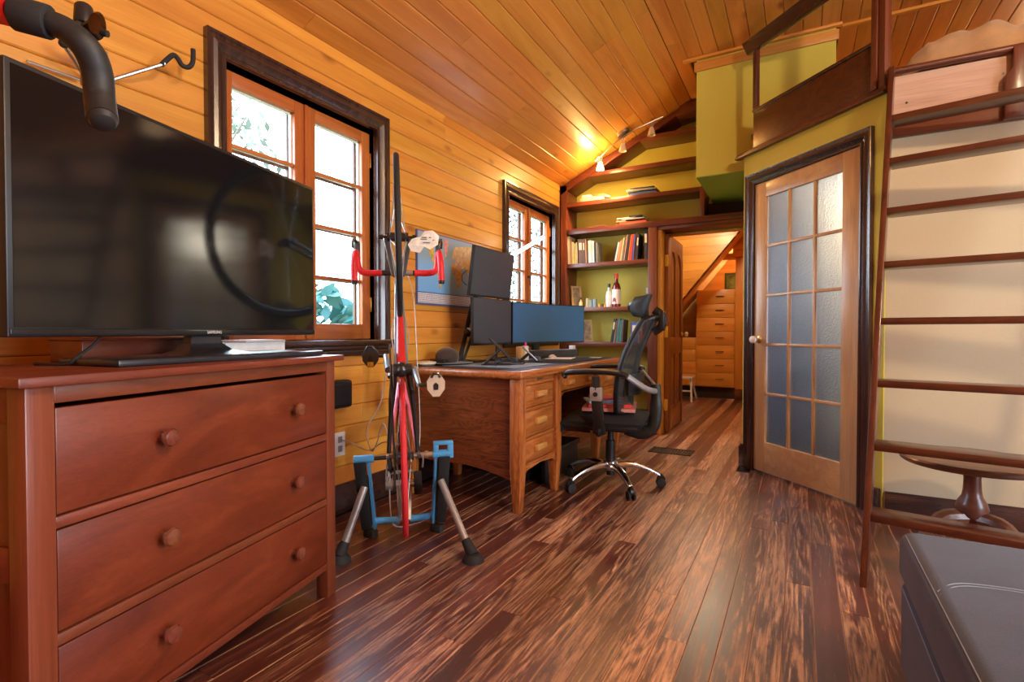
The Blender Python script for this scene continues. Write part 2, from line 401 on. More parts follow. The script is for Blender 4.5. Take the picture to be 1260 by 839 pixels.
# --- left wall: sheathing behind boards, openings for the two windows
WIN = [(1.39, 2.31), (3.89, 4.84)]; WZ0, WZ1 = 0.93, 2.17; WT = 0.15
m = MB()
m.box(WX - WT, WX - 0.017, BY, WIN[0][0], -0.1, 2.9); m.box(WX - WT, WX - 0.017, WIN[0][1], WIN[1][0], -0.1, 2.9); m.box(WX - WT, WX - 0.017, WIN[1][1], 8.4, -0.1, 2.9)
for a, b in WIN: m.box(WX - WT, WX - 0.017, a, b, -0.1, WZ0); m.box(WX - WT, WX - 0.017, a, b, WZ1, 2.9)
wl = m.build('wall_left', plain('sheathing', (0.10, 0.045, 0.012), 0.8), smooth=0, kind='structure')
wb = unit_board('plank', 0.1080, 1.0, 0.018, 0.005); wb.materials.append(pine('y'))
R.seed(5)
TW = Matrix.Rotation(rad(90), 4, 'Y')   # board normal -> +x, width -> z
def wallrow(z, segs):
    for a, b in segs:
        y = a
        while y < b - 0.01:
            ln = R.choice([1.6, 2.4, 3.2]); ln = b - y if b - y - ln < 0.5 else ln
            lay(wb, 'plank', wl, Matrix.Translation((WX, y, z)) @ TW, ln - 0.0015); y += ln
for i in range(23):
    z0 = 2.003 - 0.110 * 17 + 0.110 * (i - 1); zc = z0 + 0.055
    if zc > 2.56: break
    if zc < 0.0: continue
    segs = [(BY, 4.99)]
    if zc + 0.05 > WZ0 and zc - 0.05 < WZ1 + 0.03: segs = [(BY, 1.36), (2.34, 3.86), (4.87, 4.99)]
    wallrow(zc, segs)
# --- sloped ceiling and flat ceiling
m = MB().prism([(WX - 0.3, HZ + 0.02 - 0.14), (CX, CZ + 0.02), (RX + 0.2, CZ + 0.02), (RX + 0.2, CZ + 0.2), (CX, CZ + 0.2), (WX - 0.3, HZ + 0.1)], BY - 0.1, 8.4, 'y')
ce = m.build('ceiling', plain('sheathing', (0.1, 0.045, 0.012), 0.8), smooth=0, kind='structure')
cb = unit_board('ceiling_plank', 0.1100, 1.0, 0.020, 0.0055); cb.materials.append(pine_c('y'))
ang = math.atan2(CZ - HZ, CX - WX); slen = math.hypot(CZ - HZ, CX - WX)
R.seed(3)
def ceilrow(px, pz, a, y0, y1):
    T0 = Matrix.Translation((px, 0, pz)) @ Matrix.Rotation(-a, 4, 'Y') @ Matrix.Rotation(rad(180), 4, 'Y')
    y = y0
    while y < y1 - 0.02:
        ln = R.choice([1.5, 2.0, 2.7, 3.4]) if y > y0 else R.choice([2.2, 3.0, 3.9])
        ln = y1 - y if y1 - y - ln < 0.6 else ln
        lay(cb, 'ceiling_plank', ce, Matrix.Translation((0, y, 0)) @ T0, ln - 0.0015); y += ln
n = 13; st = slen / n; 
for i in range(n):
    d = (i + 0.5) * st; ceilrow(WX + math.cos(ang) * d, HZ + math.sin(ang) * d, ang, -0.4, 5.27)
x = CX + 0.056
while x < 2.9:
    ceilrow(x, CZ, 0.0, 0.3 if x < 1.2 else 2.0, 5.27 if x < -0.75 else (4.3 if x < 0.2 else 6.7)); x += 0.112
m = MB().box(-0.9, 3, BY, 0.3, CZ, CZ + 0.02).box(1.2, 3.0, 0.3, 2.0, CZ, CZ + 0.02)
m.hexa([(WX, BY, HZ), (CX, BY, CZ), (CX, -0.4, CZ), (WX, -0.4, HZ)], [(WX, BY, HZ + .02), (CX, BY, CZ + .02), (CX, -0.4, CZ + .02), (WX, -0.4, HZ + .02)])
m.build('far_ceiling_planks', pine_c('y'), ce, smooth=0, kind='stuff')
# --- other walls
m = MB().box(WX - .3, RX + .2, BY - 0.15, BY, -.1, 3.3)
m.build('wall_front', pine('x'), smooth=0, kind='structure')
MB().box(RX, RX + 0.12, BY, -.25, -.1, 3.3).box(RX, RX + .12, 1.95, 8.4, -.1, 3.3).box(RX, RX + .12, -.25, 1.95, -.1, .5).box(RX, RX + .12, -.25, 1.95, 2.3, 3.3).build('wall_right', cream(), smooth=0, kind='structure')
w3 = MB().box(RX + .02, RX + .06, -.25, 1.95, .5, .56).box(RX + .02, RX + .06, -.25, 1.95, 2.24, 2.3).box(RX + .025, RX + .055, -.25, 1.95, 1.36, 1.39)
for yy in (-.25, .47, 1.2, 1.89): w3.box(RX + .02, RX + .06, yy, yy + .06, .5, 2.3)
w3.build('unseen_window_3', sashw('z'), kind='structure')  # unseen window, put in to bring fill daylight from the right
MB().box(0.12, 0.20, YB, 6.8, 2.2, 3.2).build('wall_loft_side', green(), smooth=0, kind='structure')
# end wall with the door opening (x -1.17..-0.40, z 0..1.93)
m = MB().box(WX, -1.20, YB, YB + 0.08, 0, 3.3).box(-1.20, -0.38, YB, YB + 0.08, 1.95, 3.3).box(-0.38, RX, YB, YB + .08, 0, 2.1)
we = m.build('wall_back', green(), smooth=0, kind='structure')
# green wall on the right side of the passage opening
B('wall_passage', green(), (-0.37, -0.29, 4.17, YB, 0, 2.2), bev=0, kind='structure')
# 45 degree wall, x + y = 3.782, door opening between A and Bp
S2 = math.sqrt(0.5)
T45 = Matrix.Translation((-0.37, 4.152, 0)) @ Matrix.Rotation(rad(-45), 4, 'Z')   # local x along the wall to the right, local y = into the closet
L45 = 1.072
DA, DB = 0.105, 0.945
m = MB(T45).box(0, DA, 0, 0.10, 0, 2.25).box(DB, L45, 0, 0.10, 0, 2.25).box(DA, DB, 0, 0.10, 2.035, 2.25)
m.build('wall_angled', green(), smooth=0, kind='structure')
MB().box(0.388, RX, 3.40, 3.50, 0, 2.25).build('wall_cream', cream(), smooth=0, kind='structure')
# closet/bathroom behind the glass door
m = MB().prism([(-0.28, 4.20), (0.42, 3.50), (RX, 3.5), (RX, YB), (-0.28, YB)], 2.10, 2.2, 'z')
m.build('ceiling_closet', plain('closet_paint', (0.55, 0.58, 0.62), 0.6, mottle=0.03), smooth=0, kind='structure')
B('wall_closet', cream(), (-0.28, 1.2, 5.20, 5.27, 0, 2.1), bev=0, kind='structure')
B('wall_closet_right', cream(), (1.2, 1.26, 3.5, 5.25, 0, 2.1), bev=0, kind='structure')
B('wall_closet_left', plain('slate_paint', (0.10, 0.13, 0.19), 0.6), (-0.285, -0.275, 4.18, 5.2, 0, 2.1), bev=0, kind='structure')
wd = thing('tall_cabinet', (0.02, 5.0, 0), 'dark slate cabinet blurred behind the left panes of the glass door', 'cabinet')
MB().box(-0.26, 0.22, 4.80, 5.19, 0, 1.98).build('carcass', plain('slate_paint', (0.10, 0.13, 0.19), 0.6), wd, bev=0.004)
for k in (0, 1): MB().box(-0.255 + .237 * k, -.022 + .237 * k, 4.782, 4.80, .06, 1.96).build('door', plain('slate_paint', (0.10, 0.13, 0.19), 0.6), wd, bev=0.003)
# loft floor
m = MB().prism([(-0.36, 4.17), (0.40, 3.41), (RX, 3.41), (RX, 6.7), (-0.36, 6.7)], 2.2, 2.25, 'z')
m.build('floor_loft', redwood('x'), smooth=0, kind='structure')
B('wall_loft', pine('x'), (0.2, RX, 6.7, 6.8, 2.2, 3.3), bev=0, kind='structure')
# boxed-out green volume under the ceiling
m = MB().prism([(-0.73, 4.30), (0.20, 4.30), (0.20, YB), (-0.73, YB)], 2.20, CZ + 0.01, 'z')
bx = m.build('wall_box', green(), smooth=0, kind='structure')
B('underside', greend(), (-0.728, -0.30, 4.302, YB - 0.01, 2.193, 2.2), bx, bev=0)  # darker green sheet over the underside of the box
tr = MB().box(-0.745, 0.215, 4.282, 4.30, 3.015, 3.085).build('trim_1', wood('orange_trim', [(0.3, (0.62, 0.24, 0.04)), (0.7, (0.75, 0.33, 0.07))], 'x', vary=0.02), bev=0.002, kind='structure')
MB().box(-0.83, 0.235, 4.262, 4.30, 3.10, 3.12).build('trim_2', pine('x'), bev=0.003, kind='structure')
MB().box(0.235, 2.9, 4.30, 4.335, 3.10, 3.12).build('trim_3', pine('x'), bev=0.003, kind='structure')
# baseboards
def baseboard(name, T, L, h=0.15):
    o = MB(T).prism([(0.0, 0), (-0.018, 0), (-0.018, h - 0.035), (-0.010, h - 0.02), (-0.008, h), (0, h)], 0, L, 'x').build(name, trimw('x'), kind='structure')
    return o
def TB(p, a): return Matrix.Translation(p) @ Matrix.Rotation(a, 4, 'Z')
baseboard('baseboard_left', TB((WX, BY, 0), rad(90)) @ Matrix.Scale(1, 4), 4.95 - BY)
baseboard('baseboard_cream', TB((0.40, 3.40, 0), 0), 2.6, 0.13)
MB(T45).box(-0.012, 0.075, -0.022, 0, 0, 0.15).box(-0.006, 0.07, -0.016, 0, 0.15, 0.165).build('baseboard_angled', trimw('x'), bev=0.002, kind='structure')
MB(T45).box(0.985, L45 - 0.01, -0.02, 0, 0, 0.14).build('baseboard_corner', trimw('x'), bev=0.002, kind='structure')
# header behind the bookcase opening: lintel
B('trim_4', redwood('x'), (-1.20, -0.37, 5.02, YB, 1.955, 2.0), kind='structure')
# ledge along the angled wall top
m = MB(T45).box(-0.06, L45 + 0.01, -0.035, 0.02, 2.245, 2.262).box(-0.055, L45 + .01, -0.018, 0.02, 2.262, 2.285)
m.build('trim_5', redwood('x'), bev=0.004, kind='structure')

# ---------------------------------------------------------------- casings & windows
def casing(name, T, w, h, cw, mat_v, mat_h, parent=None, bottom=False, depth=0.03):
    """moulded frame in local xz plane, opening x 0..w, z 0..h, projecting to -y"""
    prof = [(0, 0.004), (0, depth * 0.55), (0.010, depth * 0.62), (0.018, depth * 0.45), (0.026, depth * 0.55), (0.045, depth * 0.95), (0.060, depth * 0.75), (0.072, depth * 0.8), (0.078, depth), (cw, depth), (cw, 0)]
    s = cw / 0.09
    prof = [(min(a * (s if a < cw else 1), cw), d) for a, d in prof]
    path = [((0, 0), (-1, 0)), ((0, h), (-1, 1)), ((w, h), (1, 1)), ((w, 0), (1, 0))]
    vs = []; fs = []; n = len(prof)
    for (px, pz), (ox, oz) in path:
        for a, d in prof: vs.append((px + ox * a, -d, pz + oz * a))
    for i in range(3):
        for j in range(n): fs.append((i * n + j, i * n + (j + 1) % n, (i + 1) * n + (j + 1) % n, (i + 1) * n + j))
    fs.append(tuple(range(n))); fs.append(tuple(range(3 * n, 4 * n)))
    return MB().add(vs, fs, T).build(name, mat_v, parent, smooth=25)
def TWIN(y0): # local x -> +y, local y -> -x (so -y local points into room)
    return Matrix.Translation((WX, y0, 0)) @ Matrix.Rotation(rad(90), 4, 'Z')
def window(name, y0, y1, hinge_left=True):
    w = y1 - y0; T = TWIN(y0)
    # reveal = root
    m = MB(T).box(-0.012, 0.0, 0.0, 0.15, WZ0, WZ1).box(w, w + 0.012, 0.0, 0.15, WZ0, WZ1).box(-0.012, w + 0.012, 0.0, 0.15, WZ1, WZ1 + 0.012).box(0, w, 0.03, 0.18, WZ0 - 0.012, WZ0 + 0.004)
    root = m.build(name, trimw('y'), smooth=0, kind='structure')
    casing('casing', T @ Matrix.Translation((0, 0, WZ0)), w, WZ1 - WZ0, 0.09, trimw('z'), None, root)
    MB(T).box(-0.115, w + 0.115, -0.058, 0.03, WZ0 - 0.022, WZ0 + 0.008).box(-0.10, w + 0.10, -0.036, 0.0, WZ0 - 0.045, WZ0 - 0.022).box(-0.09, w + 0.09, -0.022, 0.0, WZ0 - 0.082, WZ0 - 0.045).build('sill', trimw('y'), root, bev=0.007, seg=3)
    h = w / 2
    for k in (0, 1):
        a = k * h + 0.002; b = (k + 1) * h - 0.002; st = 0.062
        z0, z1 = WZ0 + 0.012, WZ1 - 0.018; d0, d1 = 0.045, 0.085
        m = MB(T).box(a, a + st, d0, d1, z0, z1).box(b - st, b, d0, d1, z0, z1)
        s = m.build('sash', sashw('z'), root, bev=0.003)
        MB(T).box(a + st, b - st, d0, d1, z0, z0 + 0.085).box(a + st, b - st, d0, d1, z1 - st, z1).build('sash_rail', sashw('y'), s, bev=0.003)
        MB(T).box(a + st - 0.001, a + st + 0.006, 0.07, 0.086, z0 + .08, z1 - st).box(b - st - 0.006, b - st + .001, 0.07, 0.086, z0 + .08, z1 - st).box(a + st, b - st, 0.07, 0.086, z1 - st - 0.007, z1 - st).build('glazing_bead', plain('white_bead', (0.75, 0.78, 0.66), 0.5), s)
        for zz in (1.275, 1.548, 1.825): MB(T).box(a + st, b - st, 0.053, 0.078, zz - 0.010, zz + 0.010).build('muntin', sashw('y'), s, bev=0.004)
        zs = [z0 + 0.085, 1.275, 1.548, 1.825, z1 - st]
        for q in range(4): MB(T).box(a + st, b - st, 0.079, 0.082, zs[q], zs[q + 1]).build('pane', clear_pane(), s, smooth=0)
        hx = a if k == 0 else b - 0.008
        for hz in (z0 + 0.16, z1 - 0.20): MB(T).box(hx, hx + 0.008, 0.030, 0.046, hz, hz + 0.085).build('hinge', brass(), s, bev=0.001)
    MB(T).box(h - 0.011, h + 0.011, 0.032, 0.045, WZ0 + .02, WZ1 - .02).build('meeting_strip', sashw('z'), root, bev=0.004)
    MB(T).cyl((h - 0.02, 0.04, 1.50), (h - 0.02, 0.012, 1.50), 0.009, n=12).tube([(h - .02, .016, 1.50), (h - .02, .010, 1.46), (h - .02, .012, 1.42)], .006, 8).build('latch', plain('dark_bronze', (0.05, 0.03, 0.02), 0.4, 0.8), root)
    # outer storm window, dark brown, with its own bars
    m = MB(T)
    for k in (0, 1):
        a = k * h; b = (k + 1) * h
        m.box(a, a + 0.03, 0.115, 0.135, WZ0, WZ1).box(b - 0.055, b, 0.115, 0.135, WZ0, WZ1).box(a, b, 0.115, 0.135, WZ0, WZ0 + 0.05).box(a, b, 0.115, 0.135, WZ1 - 0.06, WZ1)
        for zz in (1.275, 1.548, 1.825): m.box(a + .02, b - .04, 0.118, 0.13, zz - 0.008, zz + 0.008)
    m.build('storm_frame', plain('brown_paint', (0.10, 0.055, 0.035), 0.5), root, bev=0.002)
    return root
window('window_1', *WIN[0]); window('window_2', *WIN[1])

# ---------------------------------------------------------------- outside: ground, trees
B('ground_outside', plain('lawn', (0.10, 0.16, 0.04), 0.9, mottle=0.4, scale=4), (-40, -2.6, -20, 30, -0.9, -0.8), bev=0, kind='structure')
def tree(x, y, h, rr, n, seed, label, name='tree', leafc=(0.07, 0.095, 0.07), ls=0.09):
    r = random.Random(seed); t = thing(name, (x, y, -0.8), label, 'tree' if name == 'tree' else 'shrub')
    m = MB(); m.tube(smoothpath([(x, y, -0.8), (x + .1, y + .1, h * 0.3), (x, y - .1, h * 0.7), (x + .1, y, h)], 3), [0.11 * (1 - i / 14) for i in range(10)] if name == 'tree' else 0.015, 8)
    m.build('trunk', plain('bark', (0.12, 0.10, 0.085), 0.9, mottle=0.3), t)
    for i in range(9 if name == 'tree' else 5):
        z = h * (0.25 + 0.7 * r.random()); a = r.random() * 6.28; l = rr * (0.5 + .5 * r.random())
        e = (x + math.cos(a) * l, y + math.sin(a) * l, z + 0.5 * l)
        MB().tube(smoothpath([(x, y, z - .2), ((x + e[0]) / 2, (y + e[1]) / 2, z + .1 * l), e], 3), [0.035 * (1 - i / 8) if name == 'tree' else .006 for i in range(7)], 6).build('branch', plain('bark', (0.12, 0.10, 0.085), 0.9), t)
    m = MB()
    for i in range(n):
        a = r.random() * 6.28; zz = r.uniform(-1, 1); q = r.random() ** 0.4
        c = Vector((x + math.cos(a) * rr * q * math.sqrt(1 - zz * zz * .8), y + math.sin(a) * rr * q * math.sqrt(1 - zz * zz * .8), h * 0.62 + zz * h * 0.42))
        u = Vector((r.uniform(-1, 1), r.uniform(-1, 1), r.uniform(-1, 1))).normalized() * ls; v = u.orthogonal().normalized() * ls * 0.45
        m.add([c - u, c + v, c + u, c - v], [(0, 1, 2, 3)])
    m.build('leaves', plain('leaf_' + str(seed), leafc, 0.6, mottle=0.35, scale=3), t, smooth=0, kind='stuff')
tree(-7.4, 4.3, 4.2, 1.5, 520, 1, 'slender leafy tree standing outside, seen through the near window')
tree(-10.5, 15.5, 7.0, 2.8, 2600, 2, 'broad leafy tree outside beyond the far window', leafc=(0.022, 0.032, 0.02))
tree(-11.0, 6.6, 5.4, 1.9, 600, 3, 'pale green tree outside between the two windows', leafc=(0.07, 0.10, 0.07))
tree(-3.9, 3.15, 1.35, 0.55, 500, 4, 'blue-green shrub outside at the bottom of the near window', 'shrub', (0.03, 0.15, 0.13), 0.10)
tree(-10.0, 21.0, 8.0, 3.2, 3000, 5, 'tall tree outside furthest from the house', leafc=(0.022, 0.034, 0.02))

# ---------------------------------------------------------------- french door
d = MB(T45).box(DA, DA + 0.02, -0.0, 0.10, 0, 2.035).box(DB - 0.02, DB, 0, 0.10, 0, 2.035).box(DA, DB, 0, 0.10, 2.02, 2.035).build('door_1', trimw('z'), smooth=0, kind='structure')
casing('casing', T45 @ Matrix.Translation((DA + 0.012, 0, 0)), DB - DA - 0.024, 2.023, 0.075, trimw('z'), None, d, depth=0.028)
a0, a1, z0, z1 = DA + 0.014, DB - 0.014, 0.012, 2.018
dl = MB(T45).box(a0, a0 + 0.10, -0.004, 0.03, z0, z1).box(a1 - 0.115, a1, -0.004, 0.03, z0, z1).build('door_leaf', maple('z'), d, bev=0.002)
MB(T45).box(a0 + 0.10, a1 - 0.115, -0.0035, 0.03, z0, z0 + 0.205).box(a0 + 0.10, a1 - 0.115, -0.0035, 0.03, z1 - 0.105, z1).build('rail', maple('x'), dl, bev=0.002)
gx = [a0 + 0.10, a1 - 0.115]; gz = [z0 + 0.205, z1 - 0.105]
for i in (1, 2):
    xx = gx[0] + (gx[1] - gx[0]) * i / 3; MB(T45).box(xx - 0.010, xx + 0.010, 0.0, 0.026, gz[0], gz[1]).build('muntin', maple('z'), dl, bev=0.005)
for i in range(1, 5):
    zz = gz[0] + (gz[1] - gz[0]) * i / 5; MB(T45).box(gx[0], gx[1], 0.001, 0.025, zz - 0.010, zz + 0.010).build('muntin', maple('x'), dl, bev=0.005)
fg = glass('frosted_glass', 0.32, (0.80, 0.88, 0.98), 0.004)
for i in range(3):
    for j in range(5):
        w = (gx[1] - gx[0]) / 3; h = (gz[1] - gz[0]) / 5
        MB(T45).box(gx[0] + w * i + .004, gx[0] + w * (i + 1) - .004, 0.011, 0.016, gz[0] + h * j + .004, gz[0] + h * (j + 1) - .004).build('pane', fg, dl, smooth=0)
hT = T45 @ Matrix.Translation((a0 + 0.045, 0, 0.93))
MB(hT @ Matrix.Rotation(rad(90), 4, 'X')).lathe([(0.026, 0.0), (0.026, 0.006), (0.012, 0.012), (0.009, 0.03)], 20).build('rose', brass(), dl)
MB(hT @ Matrix.Rotation(rad(90), 4, 'X')).lathe([(0.009, 0.028), (0.02, 0.034), (0.027, 0.048), (0.026, 0.062), (0.015, 0.074), (0.0, 0.078)], 20).build('knob', plain('white_porcelain', (0.85, 0.84, 0.80), 0.12, coat=0.5, mottle=0.02), dl)
for hz in (0.25, 1.0, 1.75): MB(T45).box(a1 + 0.001, a1 + 0.010, -0.012, 0.0, hz, hz + 0.09).build('hinge', trimw('z'), dl, bev=0.001)

# brown door of the passage (hinged at left jamb, opened into the passage)
dj = MB().box(-1.20, -1.165, 5.03, YB + .08, 0, 1.955).box(-1.165, -0.38, YB, YB + .08, 1.935, 1.955).build('door_2', wood('orange_trim', [(0.3, (0.55, 0.22, 0.04)), (0.7, (0.68, 0.30, 0.07))], 'z'), bev=0.002, kind='structure')
TD = Matrix.Translation((-1.160, 5.15, 0)) @ Matrix.Rotation(rad(90.5), 4, 'Z')   # local x runs along leaf (+y), local y = -x world
lf = MB(TD).box(0, 0.74, 0, 0.035, 0.012, 1.93)
lf = MB(TD).box(0, 0.11, -0.035, 0.0, 0.012, 1.93).box(0.63, 0.74, -.035, 0, .012, 1.93).box(0.11, 0.63, -.035, 0, .012, .24).box(0.11, 0.63, -.035, 0, .76, .93).box(.335, .405, -.035, 0, .2, 1.8)
lf.box(0.11, 0.63, -0.024, -0.012, 0.2, 1.9)
dlf = lf.build('door_leaf', doorw('z'), dj, bev=0.003)
# arched top rail
ap = [(0.11, 1.93), (0.11, 1.70)]
for c in (0.222, 0.518):
    pts = [(c - 0.112 + 0.224 * i / 10, 1.70 + 0.09 * math.sin(math.pi * i / 10) ** 0.7) for i in range(11)]
    ap += pts
ap += [(0.63, 1.93)]
MB(TD).prism(ap, -0.035, 0.0, 'y').build('arched_rail', doorw('x'), dlf, bev=0.0)
for cx in (0.222, 0.518):
    for (za, zb) in ((0.28, 0.72), (0.97, 1.66)): MB(TD).box(cx - 0.075, cx + 0.075, -0.030, -0.006, za, zb).build('panel', doorw('z'), dlf, bev=0.008)
MB(TD @ Matrix.Translation((0.685, -0.035, 0.96)) @ Matrix.Rotation(rad(90), 4, 'X')).lathe([(0.024, 0), (0.024, .005), (0.009, .01), (.009, .03)], 16).build('rose', brass(), dlf)
MB(TD @ Matrix.Translation((0.685, -0.035, 0.96)) @ Matrix.Rotation(rad(90), 4, 'X')).lathe([(.009, .028), (.024, .036), (.028, .05), (.02, .066), (0, .072)], 16).build('knob', plain('white_porcelain', (0.85, 0.84, 0.80), 0.12, coat=0.5), dlf)
for hz in (0.22, 0.93, 1.62): MB(TD).box(-0.012, 0.0, -0.034, 0.0, hz, hz + 0.11).build('hinge', plain('gold_hinge', (0.72, 0.44, 0.07), 0.4, 0.4), dlf, bev=0.001)

# ---------------------------------------------------------------- passage room
pm = MB().box(WX, -1.20, YB + .08, YB + .09, 0, 2.6).build('wall_passage_near', pine('x'), smooth=0, kind='structure')
B('wall_passage_right', pine('y'), (-0.30, -0.22, YB, 8.4, 0, 2.7), bev=0, kind='structure')
B('ceiling_passage', pine('y'), (WX, -0.2, YB, 8.9, 2.6, 2.66), bev=0, kind='structure')
# slanting boarded wall above the built-ins, board by board
MB().box(WX, -0.22, 8.85, 8.9, 0, 2.6).build('wall_passage_back', pine('x'), smooth=0, kind='structure')
pw = MB().box(WX, -2.1, 7.53, 7.56, 0.9, 2.6).build('wall_passage_slanted', pine('x'), smooth=0, kind='structure')
def zl(x): return 1.431 + (x + 1.431) * 1.2207
for i in range(18):
    za = 0.62 + i * 0.11; zb = za + 0.108
    if zb > 2.6: break
    xa = -1.431 + (za - 1.431) / 1.2207; xb = -1.431 + (zb - 1.431) / 1.2207
    if xa > -0.3: xa = -0.3
    xb = min(xb, -0.30)
    if xa < WX: continue
    MB().prism([(WX, za), (xa, za), (xb, zb), (WX, zb)], 7.50, 7.52, 'y').build('plank', pine('x'), pw, smooth=0)
MB().hexa([(-2.19, 7.5, zl(-2.19)), (-0.5, 7.5, zl(-0.5)), (-0.5, 7.5, zl(-.5) + .03), (-2.19, 7.5, zl(-2.19) + .03)], [(-2.19, 8.84, zl(-2.19) + .17), (-0.5, 8.84, zl(-.5) + .17), (-0.5, 8.84, zl(-.5) + .20), (-2.19, 8.84, zl(-2.19) + .20)]).build('slanted_soffit', pine('y'), pw, smooth=0)
MB().box(-1.12, -0.83, 8.12, 8.2, 2.03, 2.12).box(-0.86, -0.3, 8.06, 8.2, 2.16, 2.24).box(-0.86, -0.3, 8.09, 8.2, 2.06, 2.16).build('crown_trim', pine('x'), pw, bev=0.004)
MB().box(-0.83, -0.30, 8.16, 8.22, 0.16, 2.6).build('side_panel', pine('z'), pw, bev=0.003)
MB().box(-0.83, -0.30, 8.14, 8.22, 0.0, 0.16).build('skirting', redwood('x'), pw, bev=0.003)
MB().box(-0.64, -0.60, 8.15, 8.165, 0.16, 2.05).build('panel_batten', pine('z'), pw, bev=0.002)
cab = thing('built_in_drawers', (-1.1, 8.4, 0), 'pine built-in chest of seven drawers at the end of the passage', 'cabinet')
MB().box(-1.376, -0.834, 8.2, 8.84, 0.17, 1.61).build('carcass', pine('x'), cab, bev=0.002)
MB().box(-1.36, -0.834, 8.25, 8.8, 0.0, 0.17).build('toe_kick', plain('dark_toe', (0.03, 0.012, 0.008), 0.7), cab)
for i in range(7):
    h = (1.60 - 0.18) / 7; za = 0.18 + i * h
    dr = MB().box(-1.365, -0.842, 8.18, 8.2, za + 0.003, za + h - 0.003).build('drawer', pine('x'), cab, bev=0.003)
    MB().tube([(-1.10, 8.18, za + h * .55), (-1.09, 8.16, za + h * .55), (-1.00, 8.16, za + h * .55), (-.99, 8.18, za + h * .55)], 0.006, 6).build('handle', plain('dark_bronze', (0.05, 0.03, 0.02), 0.4, 0.8), dr)
cb2 = thing('low_cabinet', (-1.65, 8.4, 0), 'low pine cabinet left of the passage drawers, partly behind the door', 'cabinet')
MB().box(-1.95, -1.380, 8.22, 8.84, 0.17, 0.90).build('carcass', pine('x'), cb2, bev=0.002)
MB().box(-1.95, -1.37, 8.27, 8.8, 0.0, 0.17).build('toe_kick', plain('dark_toe', (0.03, 0.012, 0.008), 0.7), cb2)
for i in range(4): MB().box(-1.94, -1.385, 8.20, 8.22, 0.18 + i * .18, 0.355 + i * .18).build('drawer', pine('x'), cb2, bev=0.003)
pc = thing('framed_picture', (-0.95, 8.55, 1.61), 'small dark green picture standing on the passage drawers', 'picture')
MB().box(-1.02, -0.80, 8.50, 8.52, 1.61, 1.88).build('frame', plain('dark_green_frame', (0.035, 0.06, 0.02), 0.5), pc, bev=0.003)
MB().box(-0.99, -0.83, 8.495, 8.50, 1.645, 1.845).build('print', plain('green_print', (0.10, 0.14, 0.05), 0.6, mottle=0.6, scale=14), pc)
stl = thing('step_stool', (-1.50, 7.75, 0), 'white folding step stool beside the open brown door', 'stool')
wm = plain('white_metal', (0.72, 0.72, 0.70), 0.35, mottle=0.03)
for sx in (-0.17, 0.17):
    MB().tube([(-1.50 + sx, 7.58, 0.0), (-1.50 + sx * .8, 7.72, 0.33)], 0.014, 8).build('leg', wm, stl)
    MB().tube([(-1.50 + sx, 7.98, 0.0), (-1.50 + sx * .8, 7.76, 0.33)], 0.014, 8).build('leg', wm, stl)
MB().box(-1.66, -1.34, 7.66, 7.84, 0.32, 0.345).build('step', wm, stl, bev=0.004)
MB().box(-1.65, -1.35, 7.62, 7.70, 0.14, 0.155).build('step', wm, stl, bev=0.003)
# ================================================================ bookcase (built in, one thing with shelves)
bk = thing('bookcase', (-1.7, 5.1, 0), 'dark red built-in bookcase with long shelves across the green end wall', 'bookcase')
def bp(name, dims, a='x', bev=0.003): return MB().box(*dims).build(name, redwood(a), bk, bev=bev)
bp('upright', (-2.195, -2.125, YE, YB - .002, 0, 2.50), 'z'); bp('upright', (-1.285, -1.20, YE, YB - .002, 0, 2.0), 'z')
SH = [(-2.125, -1.285, 0.20), (-2.125, -1.285, 0.55), (-2.125, -1.285, 0.88), (-2.125, -1.285, 1.235), (-2.125, -1.285, 1.685), (-2.125, -0.775, 2.31), (-1.93, -0.70, 2.592), (-1.45, -0.70, 2.86)]
for a, b, z in SH: bp('shelf', (a, b, YE + 0.004, YB - .002, z - 0.042, z))
bp('shelf', (-2.125, -0.375, YE - 0.004, YB - .002, 1.985, 2.04))
bp('divider', (-0.815, -0.775, YE, YB - .002, 2.04, 2.31), 'z')
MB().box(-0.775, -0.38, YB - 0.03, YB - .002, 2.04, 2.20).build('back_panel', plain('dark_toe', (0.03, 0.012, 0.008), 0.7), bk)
def zc(x): return HZ + (x - WX) * (CZ - HZ) / (CX - WX)
MB().prism([(-2.195, zc(-2.195) - .015), (-2.195, zc(-2.195) - 0.10), (-1.03, 3.065 - 0.075), (-0.985, 3.065), (-1.03, zc(-1.03) - .015)], YE, YB - .002, 'y').build('sloping_beam', redwood('x'), bk, bev=0.003)
MB().prism([(-0.985, 3.105), (-1.03, 2.99), (-0.72, 3.035), (-0.72, 3.105)], YE + 0.001, YB - .002, 'y').build('top_beam', redwood('x'), bk, bev=0.003)
B('wall_plate', plain('white_plastic', (0.75, 0.72, 0.70), 0.4), (-1.375, -1.325, YB - 0.006, YB - 0.001, 1.33, 1.43), bk, bev=0.002)

